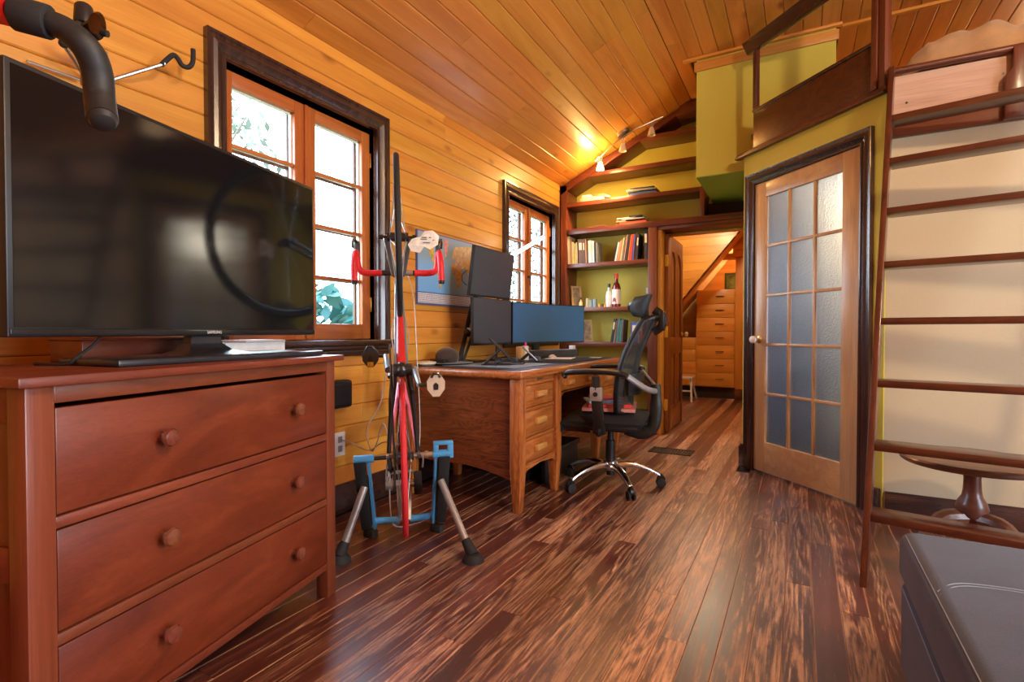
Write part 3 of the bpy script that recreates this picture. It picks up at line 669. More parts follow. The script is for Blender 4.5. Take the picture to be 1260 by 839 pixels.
paper = lambda: plain('paper', (0.80, 0.74, 0.60), 0.8, mottle=0.06, scale=120)
def book(x, y, z, w, d, h, col, label, group, lean=0.0, flat=False, rz=0.0, cat='book'):
    """upright: spine faces -y; w thickness (x), d depth, h height. flat: lying, w = long side (x), h thickness"""
    t = thing('book', (x, y, z), label, cat, group, rz)
    T = mw(t) @ Matrix.Rotation(lean, 4, 'Y')
    key = 'cover_%d_%d_%d' % tuple(int(c * 100) for c in col)
    c = plain(key, col, 0.5, mottle=0.1)
    e = 0.0022
    if not flat:
        MB(T).box(0, e, 0, d, 0, h).box(w - e, w, 0, d, 0, h).box(0, w, 0, e, 0, h).build('cover', c, t, smooth=0)
        MB(T).box(e, w - e, e, d - 0.005, 0.004, h - 0.004).build('pages', paper(), t, smooth=0)
        if w > 0.018 and R.random() < 0.7: MB(T).box(w * .2, w * .8, -0.0006, 0, h * .55, h * .85).build('spine_label', plain('cover_pale', (0.6, 0.52, 0.4), 0.6), t, smooth=0)
    else:
        MB(T).box(0, w, 0, d, 0, e).box(0, w, 0, d, h - e, h).box(0, w, 0, e, 0, h).build('cover', c, t, smooth=0)
        MB(T).box(0.004, w - .004, e, d - .004, e, h - e).build('pages', paper(), t, smooth=0)
    return t
R.seed(21)
names = {'cream': (0.60, 0.46, 0.26), 'yellow': (0.62, 0.50, 0.14), 'brown': (0.12, 0.06, 0.035), 'tan': (0.40, 0.22, 0.12), 'white': (0.68, 0.70, 0.66), 'grey': (0.25, 0.25, 0.22),
         'black': (0.02, 0.018, 0.02), 'orange': (0.65, 0.20, 0.05), 'red': (0.50, 0.035, 0.02), 'blue': (0.05, 0.09, 0.30), 'pink': (0.62, 0.30, 0.22), 'teal': (0.04, 0.30, 0.32), 'navy': (0.02, 0.05, 0.12)}
def row(x0, z, specs, group, where, lean):
    x = x0
    for i, (c, w, h) in enumerate(specs):
        L = min(lean(i), 0.3) if callable(lean) else lean
        ordn = ['first', 'second', 'third', 'fourth', 'fifth', 'sixth', 'seventh', 'eighth', 'ninth', 'tenth', 'eleventh', 'twelfth', 'thirteenth'][i]
        book(x, YE + 0.012 + R.random() * .015, z + (abs(math.sin(L)) * w if L < 0 else 0) + 0.0006, w, 0.15, h, names[c], '%s upright book, %s from the left %s' % (c, ordn, where), group, L)
        x += w / math.cos(L) + 0.0015
row(-2.118, 1.685, [('cream', .030, .285), ('tan', .016, .25), ('yellow', .022, .225), ('yellow', .018, .21), ('cream', .016, .22)], 'books at the left of the long book shelf', 'in the left corner of the book shelf', -0.035)
row(-2.000, 1.685, [('brown', .050, .245), ('brown', .022, .24), ('tan', .014, .245)], 'brown books on the long book shelf', 'of the brown group on the book shelf', -0.04)
row(-1.895, 1.685, [('white', .036, .225), ('white', .028, .22), ('black', .018, .205), ('grey', .014, .20)], 'pale books on the long book shelf', 'of the pale group at the shelf middle', -0.03)
row(-1.640, 1.685, [('black', .015, .19), ('white', .018, .19), ('pink', .017, .20), ('orange', .017, .205), ('cream', .018, .225), ('grey', .014, .22), ('pink', .012, .26), ('black', .026, .25), ('orange', .014, .245), ('red', .026, .25), ('blue', .018, .25), ('orange', .012, .265), ('black', .022, .25)], 'leaning books at the right of the long book shelf', 'of the leaning row', lambda i: 0.20 - 0.011 * i)
row(-1.328, 1.685, [('black', .034, .285)], 'tall book at the shelf end', 'against the right upright, taller than the rest', 0.0)
row(-1.660, 0.88, [('black', .022, .24), ('white', .014, .22), ('brown', .020, .24), ('teal', .012, .235), ('white', .010, .22), ('teal', .016, .23), ('brown', .018, .225)], 'leaning books on the shelf behind the chair', 'of the row behind the office chair', lambda i: 0.16 - 0.015 * i)
row(-1.455, 0.88, [('blue', .070, .20), ('white', .012, .20), ('red', .035, .20)], 'books behind the headrest', 'of the group behind the headrest', 0.0)
# lying stacks
def stack(x, y, z, items, group, where):
    zz = z + 0.0005
    for i, (c, w, d, h, dx, rz) in enumerate(items):
        pos = ['bottom', 'second', 'third', 'fourth', 'fifth', 'sixth'][i] if i else 'bottom'
        book(x + dx, y, zz, w, d, h, names[c], '%s flat book, %s of the stack %s' % (c, pos, where), group, flat=True, rz=rz); zz += h + 0.0006
stack(-1.99, YE + .03, 2.31, [('grey', .26, .17, .022, 0, 0), ('cream', .25, .17, .020, 0, .04), ('white', .10, .14, .016, .02, 0), ('white', .09, .13, .010, .02, .08)], 'flat stack at the left of the upper shelf', 'at the left of the upper shelf')
stack(-1.86, YE + .10, 2.353, [('orange', .10, .11, .030, 0.02, -.3), ('tan', .09, .11, .008, .0, -.1)], 'orange books on the left stack', 'lying on the left pile of the upper shelf')
stack(-1.50, YE + .03, 2.31, [('blue', .26, .20, .028, .02, 0), ('navy', .25, .19, .010, .01, .03), ('grey', .28, .20, .014, .00, -.03), ('white', .25, .18, .010, -.01, .05), ('blue', .20, .18, .008, .06, 0), ('cream', .12, .16, .006, .02, .1)], 'blue and grey stack on the upper shelf', 'at the right of the upper shelf')
stack(-1.60, YE + .03, 2.04, [('red', .27, .19, .026, 0.02, 0), ('pink', .10, .18, .014, -.01, .03), ('grey', .22, .18, .014, .05, -.02), ('white', .18, .17, .012, .0, .04), ('black', .13, .17, .012, .12, 0)], 'stack on the shelf over the doorway', 'above the doorway corner')
stack(-1.93, YE + .01, 2.04, [('tan', .22, .15, .006, 0.02, .05), ('pink', .11, .12, .005, .1, -.1)], 'loose papers on the middle shelf', 'of thin papers at the shelf edge')
# frames, small things and bottles on the shelf z 1.235
def leanframe(name, x, z, w, h, label, col, ang=-0.16, rzz=0.9):
    t = thing(name, (x, YE + 0.07, z), label, 'picture frame', rz=rzz)
    T = mw(t) @ Matrix.Rotation(ang, 4, 'X')
    MB(T).box(0, w, 0, 0.014, 0, 0.02).box(0, w, 0, .014, h - .02, h).box(0, 0.02, 0, .014, 0, h).box(w - .02, w, 0, .014, 0, h).build('frame', plain(name + '_wood', (0.62, 0.42, 0.20), 0.5), t, bev=0.002)
    MB(T).box(0.018, w - .018, 0.004, 0.010, 0.018, h - .018).build('print', plain(name + '_print', col, 0.6, mottle=0.5, scale=25), t)
leanframe('picture_frame', -2.085, 1.2355, 0.12, 0.235, 'pale wooden picture frame leaning left of the bottles', (0.35, 0.28, 0.18))
leanframe('photo_frame', -1.965, 0.8805, 0.12, 0.235, 'pale wooden frame peeping out behind the wide monitor', (0.38, 0.30, 0.20))
def bottle(name, x, y, z, prof, mat, label, cat, cap=None, lab=None, group=None):
    t = thing(name, (x, y, z + .0005), label, cat, group)
    MB().lathe(prof, 20, c=(x, y, z + .0005)).build('body', mat, t)
    if cap: MB().lathe(cap[0], 16, c=(x, y, z)).build('cap', cap[1], t)
    if lab:
        r, za, zb, c = lab
        o = MB().lathe([(r, za), (r + .0006, za), (r + .0006, zb), (r, zb)], 20, c=(x, y, z)).build('label', plain('label_white', (0.78, 0.74, 0.70), 0.5), t, smooth=50)
        if c: MB(Matrix.Translation((x, y, z)) @ Matrix.Rotation(rad(-12), 4, 'Z')).prism([(-.018, za + .02), (-.006, za + .02), (0, za + .035), (.010, za + .018), (.018, za + .02), (.014, za + .05), (.002, za + .065), (-.012, za + .05)], -r - 0.0035, -r + 0.004, 'y').build('crest', plain('maroon_print', (0.30, 0.02, 0.03), 0.5), t, smooth=0)
    return t
bottle('rum_bottle', -1.625, 5.10, 1.235, [(0.0, 0), (.042, .002), (.044, .02), (.044, .19), (.034, .225), (.017, .25), (.015, .285), (0.0, .286)], plain('red_glass', (0.16, 0.010, 0.006), 0.08, coat=0.8), 'tall red bottle with a red cap and white label on the shelf', 'bottle', ([(0, .283), (.018, .283), (.018, .335), (0, .336)], plain('red_cap', (0.75, 0.03, 0.01), 0.35)), (.0445, .03, .175, True))
bottle('white_bottle', -1.700, 5.09, 1.235, [(0, 0), (.032, .002), (.034, .02), (.034, .12), (.024, .15), (.013, .17), (.013, .20), (0, .201)], plain('white_glass', (0.70, 0.72, 0.70), 0.15, coat=0.4), 'shorter white bottle left of the red bottle', 'bottle', ([(0, .198), (.015, .198), (.015, .235), (0, .236)], plain('dark_green_cap', (0.03, 0.06, 0.03), 0.4)))
bottle('small_bottle', -1.995, 5.07, 1.235, [(0, 0), (.018, .001), (.018, .05), (.008, .065), (.007, .085), (0, .086)], plain('cream_glass', (0.75, 0.62, 0.36), 0.2), 'small cream bottle nearest the wooden picture frame', 'bottle', ([(0, .084), (.009, .084), (.009, .105), (0, .106)], blackp()))
gl = glass('jar_glass', 0.05, (0.9, 0.95, 0.95))
for i, (xx, h, r) in enumerate([(-1.925, .095, .020), (-1.890, .075, .018), (-1.848, .085, .022)]):
    bottle('glass_jar', xx, 5.08, 1.235, [(r, 0), (r, .003), (r, h), (r - .003, h), (r - .003, .006), (0, .006)], plain('jar_%d' % i, [(0.45, .38, .22), (.22, .30, .26), (.20, .28, .34)][i], 0.12, coat=0.6), ['left brownish glass of the three little jars', 'middle green glass of the three little jars', 'right blue-grey glass of the three little jars'][i], 'jar', group='little jars on the bottle shelf')
for i, (xx, c) in enumerate([(-1.793, (.62, .42, .04)), (-1.762, (.05, .04, .02)), (-1.733, (.60, .38, .03))]):
    bottle('small_pot', xx, 5.07, 1.235, [(0, 0), (.013, .001), (.014, .03), (.011, .034), (0, .035)], plain('pot_%d' % i, c, 0.3), ['left golden pot of the tiny trio on the bottle shelf', 'dark middle pot of the tiny trio on the bottle shelf', 'right golden pot next to the white bottle'][i], 'pot', group='tiny pots on the bottle shelf')

# ================================================================ track light
tl = thing('track_light', (-1.47, 4.8, 2.84), 'curved steel ceiling track light with three frosted bell shades, left one lit', 'lamp')
a_s = ang; Ts = Matrix.Translation((-1.47, 4.8, zc(-1.47))) @ Matrix.Rotation(-a_s, 4, 'Y')
MB(Ts).lathe([(0.0, -0.035), (.035, -.033), (.062, -.02), (.065, 0.0)], 28).build('canopy', steel(), tl)
pts = [(-0.34, 0.07, -0.06), (-0.22, 0.01, -0.055), (-0.08, -0.025, -0.05), (0.08, -0.025, -.05), (0.22, .01, -.055), (0.36, 0.06, -0.06)]
MB(Ts).tube(smoothpath(pts, 5), 0.006, 8).build('rail', steel(), tl)
shade_m = glass('lamp_shade_glass', 0.4, (1, 0.93, 0.82))
shade_off = plain('frosted_shade', (0.78, 0.66, 0.46), 0.35)
lit = plain('lit_shade', (1, 0.9, 0.7), 0.4, emit=((1.0, 0.78, 0.42), 22.0))
for i, (lx, ly) in enumerate([(-0.29, 0.04), (-0.02, -0.03), (0.26, 0.025)]):
    base = Ts @ Vector((lx, ly, -0.055))
    MB().tube([base, base + Vector((0.0, 0, -0.055))], 0.005, 8).tube([base + Vector((-.02, 0, .0)), base + Vector((-.012, 0, -.05)), base + Vector((0.012, 0, -.05)), base + Vector((.02, 0, .0))], 0.003, 6).build('lamp_arm', steel(), tl)
    s = MB().lathe([(0.010, -.050), (.018, -.055), (.026, -.085), (.036, -.125), (.034, -.125), (.024, -.085), (.014, -.058)], 20, c=base).build('lamp_shade', lit if i == 0 else shade_off, tl)
    MB().ball(base + Vector((0, 0, -.09)), (.013, .013, .022), 10, 8).build('bulb', lit if i == 0 else plain('bulb_off', (0.7, 0.68, 0.6), 0.3), tl)
b0 = Ts @ Vector((-0.29, 0.04, -0.055))
MB().tube([b0 + Vector((-.01, -.01, .0)), b0 + Vector((-.045, -.02, -.04))], 0.006, 8).build('end_knob', plain('warm_white', (0.9, 0.8, 0.6), 0.4), tl)
lamp('track_light_glow', 'POINT', tuple(b0 + Vector((0, -.06, -.10))), 10, (1.0, 0.58, 0.18), 0.05)
lamp('track_light_spot', 'SPOT', tuple(b0 + Vector((0.05, -.05, -.14))), 55, (1.0, 0.60, 0.24), 0.08, rot=(rad(28), rad(12), 0), angle=95)

# ================================================================ world map
mp = thing('world_map', (WX, 3.1, 1.16), 'large framed world map poster on the pine wall behind the monitors', 'map')
TM = Matrix.Translation((WX + 0.004, 2.670, 1.165)) @ Matrix.Rotation(rad(90), 4, 'Z')  # local x -> +y, -y -> room
MW_, MH_ = 0.82, 0.488
def mrect(n, m_, a, b, c, d, y0=-.012, y1=-.010): return MB(TM).box(a, b, y0, y1, c, d).build(n, m_, mp, smooth=0)
mrect('backing', plain('map_frame_blue', (0.10, 0.12, 0.30), 0.5), 0, MW_, 0, MH_, -.010, 0.004)
mm, N, L, Bm = new_mat('map_sea')
gp = N.new('ShaderNodeTexCoord'); sp = N.new('ShaderNodeSeparateXYZ'); L.new(gp.outputs['Generated'], sp.inputs[0])
rr_ = ramp(N, [(0.0, (0.20, 0.46, 0.82)), (0.45, (0.26, 0.48, 0.74)), (0.62, (0.30, 0.40, 0.46)), (1.0, (0.34, 0.40, 0.42))]); L.new(sp.outputs['Z'], rr_.inputs[0]); L.new(rr_.outputs[0], Bm.inputs['Base Color']); Bm.inputs['Roughness'].default_value = 0.25
mrect('printed_sea', mm, 0.008, MW_ - .008, 0.085, MH_ - .008)
mrect('printed_table', plain('map_table', (0.66, 0.62, 0.64), 0.4), 0.008, MW_ - .008, 0.012, 0.078)
m = MB(TM); rm = random.Random(4)
for r_ in range(5):
    xx = 0.014
    while xx < MW_ - .03:
        l = rm.uniform(.006, .022); m.box(xx, xx + l, -.0123, -.0118, .018 + r_ * .012, .0215 + r_ * .012); xx += l + rm.uniform(.004, .008)
m.build('printed_lines', plain('map_ink', (0.16, 0.12, 0.17), 0.5), mp, smooth=0, kind='stuff')
lands = {'north_america': ((0.62, 0.40, 0.06), [(.06, .44), (.14, .47), (.22, .46), (.26, .40), (.24, .35), (.21, .31), (.185, .26), (.17, .28), (.14, .33), (.10, .38)]),
 'south_america': ((0.66, 0.46, 0.10), [(.20, .27), (.25, .26), (.29, .22), (.27, .17), (.245, .11), (.235, .11), (.225, .18), (.20, .23)]),
 'greenland': ((0.78, 0.28, 0.24), [(.285, .46), (.33, .47), (.34, .43), (.325, .36), (.305, .34), (.295, .40)]),
 'africa': ((0.70, 0.36, 0.06), [(.385, .31), (.43, .32), (.48, .30), (.515, .25), (.50, .20), (.475, .14), (.455, .13), (.445, .18), (.43, .22), (.395, .23), (.375, .27)]),
 'eurasia': ((0.68, 0.40, 0.10), [(.385, .35), (.40, .40), (.43, .43), (.50, .44), (.60, .455), (.70, .45), (.76, .42), (.73, .36), (.69, .31), (.65, .26), (.62, .27), (.585, .24), (.56, .29), (.51, .28), (.48, .31), (.43, .33)]),
 'australia': ((0.80, 0.60, 0.06), [(.66, .18), (.70, .20), (.75, .19), (.76, .15), (.72, .125), (.67, .14)])}
for n_, (c, pl) in lands.items():
    MB(TM).prism(pl, -.0127, -.0119, 'y').build('printed_' + n_, plain('land_' + n_, c, 0.4, mottle=0.3, scale=40), mp, smooth=0)

# wall fittings
sp_ = thing('wall_outlet', (WX + .001, 2.03, 0.37), 'white wall outlet beside the tall chest of drawers', 'outlet')
MB().box(WX, WX + .006, 1.985, 2.06, 0.305, 0.435).build('cover_plate', plain('white_plastic', (0.75, 0.72, 0.70), 0.4), sp_, bev=0.002)
for zz in (0.345, 0.395): MB().box(WX + .006, WX + .0075, 2.008, 2.038, zz - .017, zz + .017).build('socket', plain('socket_grey', (0.25, 0.24, 0.24), 0.5), sp_, bev=.0005)
tag(MB().tube(smoothpath([(WX + .012, 2.03, .39), (-2.12, 2.03, .385), (-1.98, 2.02, .36), (-1.86, 2.0, .42), (-1.72, 1.96, .43)], 6), 0.0035, 6).build('power_cord', plain('pale_cord', (0.55, 0.42, 0.38), 0.6)), 'pale cord running from the wall outlet to the trainer', 'cord')
bs = thing('wall_speaker', (WX + .03, 2.02, 0.65), 'small black rounded box on the wall above the outlet', 'speaker')
MB().box(WX, WX + .075, 1.90, 2.055, 0.575, 0.725).build('body', blackp(), bs, bev=0.018, seg=4)
MB().box(WX + .0755, WX + .077, 1.92, 2.035, 0.60, 0.70).build('grille', fabric('speaker_cloth', (0.015, 0.015, 0.016), sheen=0.0), bs)
hk = thing('bike_hook', (WX, 0.90, 1.90), 'folding steel wall hook with black rubber ends left of the near window', 'hook')
MB().box(WX, WX + .012, 0.87, 0.95, 1.84, 1.99).build('mounting_plate', plain('grey_paint', (0.35, 0.34, 0.33), 0.4, 0.5), hk, bev=0.003)
MB().tube([(-2.18, .93, 1.87), (-2.10, 1.096, 1.991)], 0.0065, 8).build('arm', steel(), hk)
MB().tube(smoothpath([(-2.105, 1.086, 1.982), (-2.10, 1.110, 2.018), (-2.10, 1.128, 2.037), (-2.098, 1.143, 2.028), (-2.095, 1.155, 2.010), (-2.09, 1.176, 2.010), (-2.085, 1.190, 2.035), (-2.085, 1.192, 2.085)], 4), 0.0090, 10).build('rubber_hook', rubber(), hk)
MB().tube([(-2.18, .88, 1.86), (-2.10, .79, 1.91)], 0.0065, 8).build('arm', steel(), hk)
MB().ball((-2.095, .785, 1.915), .014, 10, 8).build('rubber_hook', rubber(), hk)
MB().tube([(-2.18, .86, 1.85), (-2.18, .72, 1.85)], 0.005, 8).build('brace', steel(), hk)

# ================================================================ desk
DX0, DX1, DY0, DY1 = -2.14, -1.285, 2.42, 4.25
dk = thing('desk', (-1.7, 3.3, 0), 'oak pedestal desk with wooden drawer pulls standing under the world map', 'desk')
MB().box(DX0, DX1, DY0, DY1, 0.728, 0.770).build('desk_top', oak('y'), dk, bev=0.016, seg=4)
MB().box(DX0 + .02, DX1 - .06, DY0 + .05, DY1 - .05, 0.7702, 0.7712).build('writing_surface', plain('dark_inlay', (0.05, 0.035, 0.03), 0.35), dk)
# near end panel with arched lower edge
arc = [(DX0 + .05, 0.728), (DX0 + .05, 0.22)]
for i in range(13):
    t = i / 12; arc.append((DX0 + 0.06 + (DX1 - .06 - DX0 - .06) * t, 0.225 - 0.06 * max(0, (t - 0.55) / 0.45) ** 1.6))
arc += [(DX1 - .06, 0.728)]
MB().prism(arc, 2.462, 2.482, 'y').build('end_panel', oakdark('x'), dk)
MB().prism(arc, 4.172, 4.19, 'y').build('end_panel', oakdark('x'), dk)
B('back_panel', oak('y'), (DX0 + .04, DX0 + .06, 2.48, 4.18, 0.25, 0.728), dk)
def leg(x, y, s=1):
    a = [(x - .032, y - .036, .728), (x + .032, y - .036, .728), (x + .032, y + .036, .728), (x - .032, y + .036, .728)]
    c = [(x - .032, y - .036, .22), (x + .032, y - .036, .22), (x + .032, y + .036, .22), (x - .032, y + .036, .22)]
    b = [(x - .020, y - .022, .0), (x + .022, y - .022, .0), (x + .022, y + .022, .0), (x - .020, y + .022, .0)]
    m = MB(); m.hexa(b, c); m.hexa(c, a); return m.build('leg', oak('z'), dk, bev=0.005)
LX = -1.335
for y in (2.475, 2.955, 3.70, 4.165): leg(LX, y); leg(DX0 + .07, y)
for y0 in (2.51, 3.735):
    y1 = y0 + 0.41 if y0 < 3 else 4.13
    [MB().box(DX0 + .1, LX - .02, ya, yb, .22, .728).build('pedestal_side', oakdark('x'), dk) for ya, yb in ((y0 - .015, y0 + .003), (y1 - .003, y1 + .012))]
    MB().prism([(y0, .24), (y0, .19), (y0 + .04, .215), ((y0 + y1) / 2, .228), (y1 - .04, .215), (y1, .19), (y1, .24)], LX - .01, LX + .018, 'x').build('apron', oak('y'), dk, bev=0.002)
    for zz in (0.240, 0.384, 0.548, 0.693): MB().box(LX - .4, LX + .012, y0, y1, zz - .009, zz + .009).build('divider', oak('y'), dk, bev=0.002)
    MB().box(LX - .35, LX + .012, y0 + .006, y1 - .006, .704, .724).build('pull_out_board', oak('y'), dk, bev=0.002)
    MB().box(LX + .012, LX + .020, (y0 + y1) / 2 - .03, (y0 + y1) / 2 + .03, .708, .719).build('board_pull', plain('pewter', (0.35, 0.32, 0.28), 0.3, 0.9), dk, bev=.002)
    for za, zb in ((0.250, 0.374), (0.394, 0.538), (0.558, 0.683)):
        dr = MB().box(LX - .3, LX + .008, y0 + .010, y1 - .010, za + .002, zb - .002).build('drawer', oak('y'), dk, bev=0.004)
        yc = (y0 + y1) / 2; zc_ = (za + zb) / 2 + .005
        MB().prism([(LX + .007, zc_ - .022), (LX + .036, zc_ - .012), (LX + .036, zc_ + .014), (LX + .024, zc_ + .022), (LX + .007, zc_ + .022)], yc - .062, yc + .062, 'y').build('wooden_pull', wood('pale_oak', [(0.3, (0.55, 0.24, 0.06)), (0.7, (0.70, 0.34, 0.09))], 'y'), dr, bev=0.004)
MB().prism([(2.99, .60), (2.99, .50), (3.03, .575), (3.08, .596), (3.58, .596), (3.63, .575), (3.665, .50), (3.665, .60)], LX - .01, LX + .014, 'x').build('knee_apron', oak('y'), dk, bev=0.002)
dr = MB().box(LX - .3, LX + .014, 3.03, 3.64, .608, .700).build('drawer', oak('y'), dk, bev=0.004)
for yc in (3.16, 3.51): MB().prism([(LX + .013, .632), (LX + .038, .642), (LX + .038, .664), (LX + .028, .672), (LX + .013, .672)], yc - .05, yc + .05, 'y').build('wooden_pull', wood('pale_oak', [(0.3, (0.55, 0.24, 0.06)), (0.7, (0.70, 0.34, 0.09))], 'y'), dr, bev=0.004)

# things on the desk
ZD = 0.7715
def loose(name, mb, mat, label, cat, bev=0.0, **k): return tag(mb.build(name, mat, bev=bev, **k), label, cat)
loose('desk_mat', MB().box(-1.98, -1.36, 3.28, 4.16, ZD, ZD + .003), fabric('desk_mat_black', (0.02, 0.022, 0.028), sheen=0.0), 'large black desk mat in front of the wide monitor', 'mat', 0.001)
loose('small_mat', MB().box(-1.95, -1.42, 2.62, 3.12, ZD, ZD + .003), fabric('blue_grey_mat', (0.05, 0.06, 0.09)), 'small blue-grey mat under the laptop stand near the desk corner', 'mat', 0.001)
scr = plain('screen', (0.035, 0.055, 0.085), 0.34, coat=0.3, mottle=0.02)  # bluish base stands in for light reflected by the screens
scrb = plain('screen_blue', (0.035, 0.15, 0.36), 0.40, coat=0.1, mottle=0.02)  # daylight reflection put into the blue base colour
def panel(name, T, w, h, label, mat, curve=0.0):
    t = thing(name, tuple(T @ Vector((0, 0, 0))), label, 'monitor'); 
    def fn(o):
        def g(u, v): return (u * w, -curve * 4 * u * (1 - u) * -1 + o, v * h)
        return g
    n = 16 if curve else 1
    if curve:
        MB(T).grid(fn(0.0), n, 1, -0.022).build('housing', blackp(), t, smooth=60)
        MB(T).grid(lambda u, v: (0.006 + u * (w - .012), curve * 4 * u * (1 - u) - 0.0012, 0.012 + v * (h - .02)), n, 1).build('screen', mat, t, smooth=60)
    else:
        MB(T).box(0, w, 0, 0.022, 0, h).build('housing', blackp(), t, bev=0.003)
        MB(T).box(0.007, w - .007, -0.0012, 0, 0.014, h - .007).build('screen', mat, t, smooth=0)
    return t
def TP(a, b, tilt=0.0):   # local x from a to b (3-D points at the bottom), -y to the viewer side
    a, b = Vector(a), Vector(b); e = (b - a); w = e.length; an = math.atan2(e.y, e.x)
    return Matrix.Translation(a) @ Matrix.Rotation(an, 4, 'Z') @ Matrix.Rotation(tilt, 4, 'X'), w
T1, w1 = TP((-1.900, 2.895, 0.892), (-1.905, 3.425, 0.892)); m1 = panel('monitor', T1, w1, 0.325, 'dark lower monitor standing upright at the left of the desk', scr)
T2, w2 = TP((-1.912, 2.870, 1.222), (-1.915, 3.42, 1.222), 0.13); m2 = panel('upper_monitor', T2, w2, 0.335, 'upper monitor mounted above the dark lower one, tilted down', scr)
T3, w3_ = TP((-1.90, 3.432, 0.892), (-1.655, 4.285, 0.892)); m3 = panel('curved_monitor', T3, w3_, 0.320, 'wide curved blue-looking monitor in front of the far window', scrb, 0.05)
# monitor pole and arms belong to the double stand
ms = thing('monitor_stand', (-2.04, 3.0, ZD), 'black slanting double monitor stand at the back of the desk', 'stand')
MB().box(-2.13, -1.96, 2.94, 3.16, ZD, ZD + .012).build('foot_plate', blackp(), ms, bev=0.003)
MB().tube([(-2.06, 2.97, ZD + .01), (-2.02, 3.06, 1.16)], 0.020, 4).build('post', blackp(), ms, bev=0.002)
MB().tube([(-2.03, 2.97, ZD + .01), (-1.98, 3.02, 0.98)], 0.012, 4).build('strut', blackp(), ms)
MB().tube([(-2.02, 3.05, 1.10), (-1.92, 3.12, 1.06)], 0.016, 8).tube([(-2.02, 3.06, 1.16), (-1.96, 3.08, 1.32), (-1.90, 3.12, 1.40)], 0.016, 8).build('arm', blackp(), ms)
MB().cyl((-2.035, 3.02, 0.97), (-2.005, 3.02, 1.0), 0.03, n=12).build('knob', blackp(), ms)
MB().tube([(-1.93, 2.868, 1.39), (-1.96, 2.855, 1.36), (-1.96, 2.855, 1.32), (-1.93, 2.868, 1.29)], 0.003, 6).build('cable_loop', rubber(), ms)
cs = m3
MB().box(-2.08, -1.885, 3.72, 3.98, ZD, ZD + .010).build('foot_plate', blackp(), cs, bev=0.003)
MB().box(-1.925, -1.900, 3.80, 3.90, ZD + .01, 1.04).box(-1.905, -1.845, 3.81, 3.89, 1.0, 1.04).build('post', blackp(), cs, bev=0.003)
# LED light bar on a bent arm
lb = thing('light_bar', (-1.97, 3.42, 1.56), 'glowing white light bar lamp slanting up from behind the upper monitor', 'lamp')
pa, pb = Vector((-1.950, 3.445, 1.541)), Vector((-1.950, 4.067, 1.798))
MB().tube([pa, pb], 0.013, 12).build('tube', plain('led_tube', (1, 1, 1), 0.3, emit=((0.80, 0.90, 1.0), 14.0)), lb)
MB().tube([pa + Vector((-.018, -.01, -.002)), pb + Vector((-.018, .01, -.002))], 0.010, 8).build('housing', blackp(), lb)
MB().tube([(-1.96, 3.30, ZD + .01), (-1.97, 3.34, 1.30), (-1.968, 3.445, 1.54)], 0.009, 8).build('arm', blackp(), lb)
MB().lathe([(.05, 0), (.05, .012), (.012, .018)], 20, c=(-1.96, 3.30, ZD)).build('foot', blackp(), lb)
# laptop stands (open black folding stands)
def lapstand(x, y, rz, s, label, grey=False):
    t = thing('laptop_stand', (x, y, ZD + .003), label, 'stand', rz=rz)
    T = mw(t); mg = plain('grey_metal', (0.30, 0.32, 0.35), 0.35, 0.7) if grey else blackp()
    MB(T).box(-.11 * s, .11 * s, -.10 * s, .10 * s, 0, .005).build('base_plate', blackp(), t, bev=0.001)
    for yy in (-.08 * s, .08 * s): MB(T).tube([(-.09 * s, yy, .006), (.03 * s, yy, .115 * s)], .007, 4).build('leg', blackp(), t)
    A = (.13 * s, .02 * s); Bq = (-.055 * s, .20 * s)
    MB(T).hexa([(A[0], -.11 * s, A[1]), (A[0], .11 * s, A[1]), (A[0] + .008, .11 * s, A[1] + .006), (A[0] + .008, -.11 * s, A[1] + .006)], [(Bq[0], -.11 * s, Bq[1]), (Bq[0], .11 * s, Bq[1]), (Bq[0] + .008, .11 * s, Bq[1] + .006), (Bq[0] + .008, -.11 * s, Bq[1] + .006)]).build('tray', mg, t, bev=0.001)
    for yy in (-.07 * s, .07 * s): MB(T).box(A[0] - .005, A[0] + .03, yy - .012, yy + .012, A[1] - .004, A[1] + .028).build('lip', blackp(), t, bev=0.002)
    return t
lapstand(-1.70, 2.86, rad(28), 0.82, 'black folding laptop stand with a steep empty tray, nearest the desk corner')
lapstand(-1.66, 3.20, rad(32), 0.50, 'low folded stand with a grey tray right of the taller laptop stand', True)
tag(MB().tube(smoothpath([(-1.62, 2.72, ZD + .008), (-1.66, 2.80, ZD + .045), (-1.60, 2.90, ZD + .05), (-1.55, 2.96, ZD + .01), (-1.60, 2.88, ZD + .006), (-1.66, 2.78, ZD + .012), (-1.58, 2.74, ZD + .03), (-1.52, 2.86, ZD + .02)], 5), .0045, 6).build('cable', rubber()), 'tangled black cable lying before the laptop stand', 'cable')
cp = thing('cap', (-2.03, 2.77, ZD), 'dark brimmed cap lying on the desk below the map', 'hat')
MB().ball((-2.03, 2.785, ZD + .048), (.075, .085, .062), 20, 12).build('crown', fabric('dark_brown_felt', (0.05, 0.03, 0.022)), cp)
MB().lathe([(.0, .012), (.10, .010), (.155, .016), (.156, .019), (.10, .016), (0, .018)], 28, c=(-2.0, 2.765, ZD - .005)).build('brim', fabric('black_felt', (0.02, 0.015, 0.014)), cp)
loose('soap_dish', MB().lathe([(0, 0), (.05, .001), (.066, .012), (.064, .022), (.04, .028), (0, .029)], 28, c=(-2.06, 2.60, ZD)), plain('cream_plastic', (0.72, 0.62, 0.48), 0.4), 'flat rounded cream case at the back near corner of the desk', 'case')
loose('black_box', MB().box(-2.10, -1.98, 2.69, 2.78, ZD, ZD + .035), blackp(), 'flat black box between the cream case and the cap', 'box', 0.003)
pj = thing('pen_pot', (-1.80, 3.40, ZD + .003), 'tan and white pot with a pink-capped pen in front of the curved monitor', 'pot')
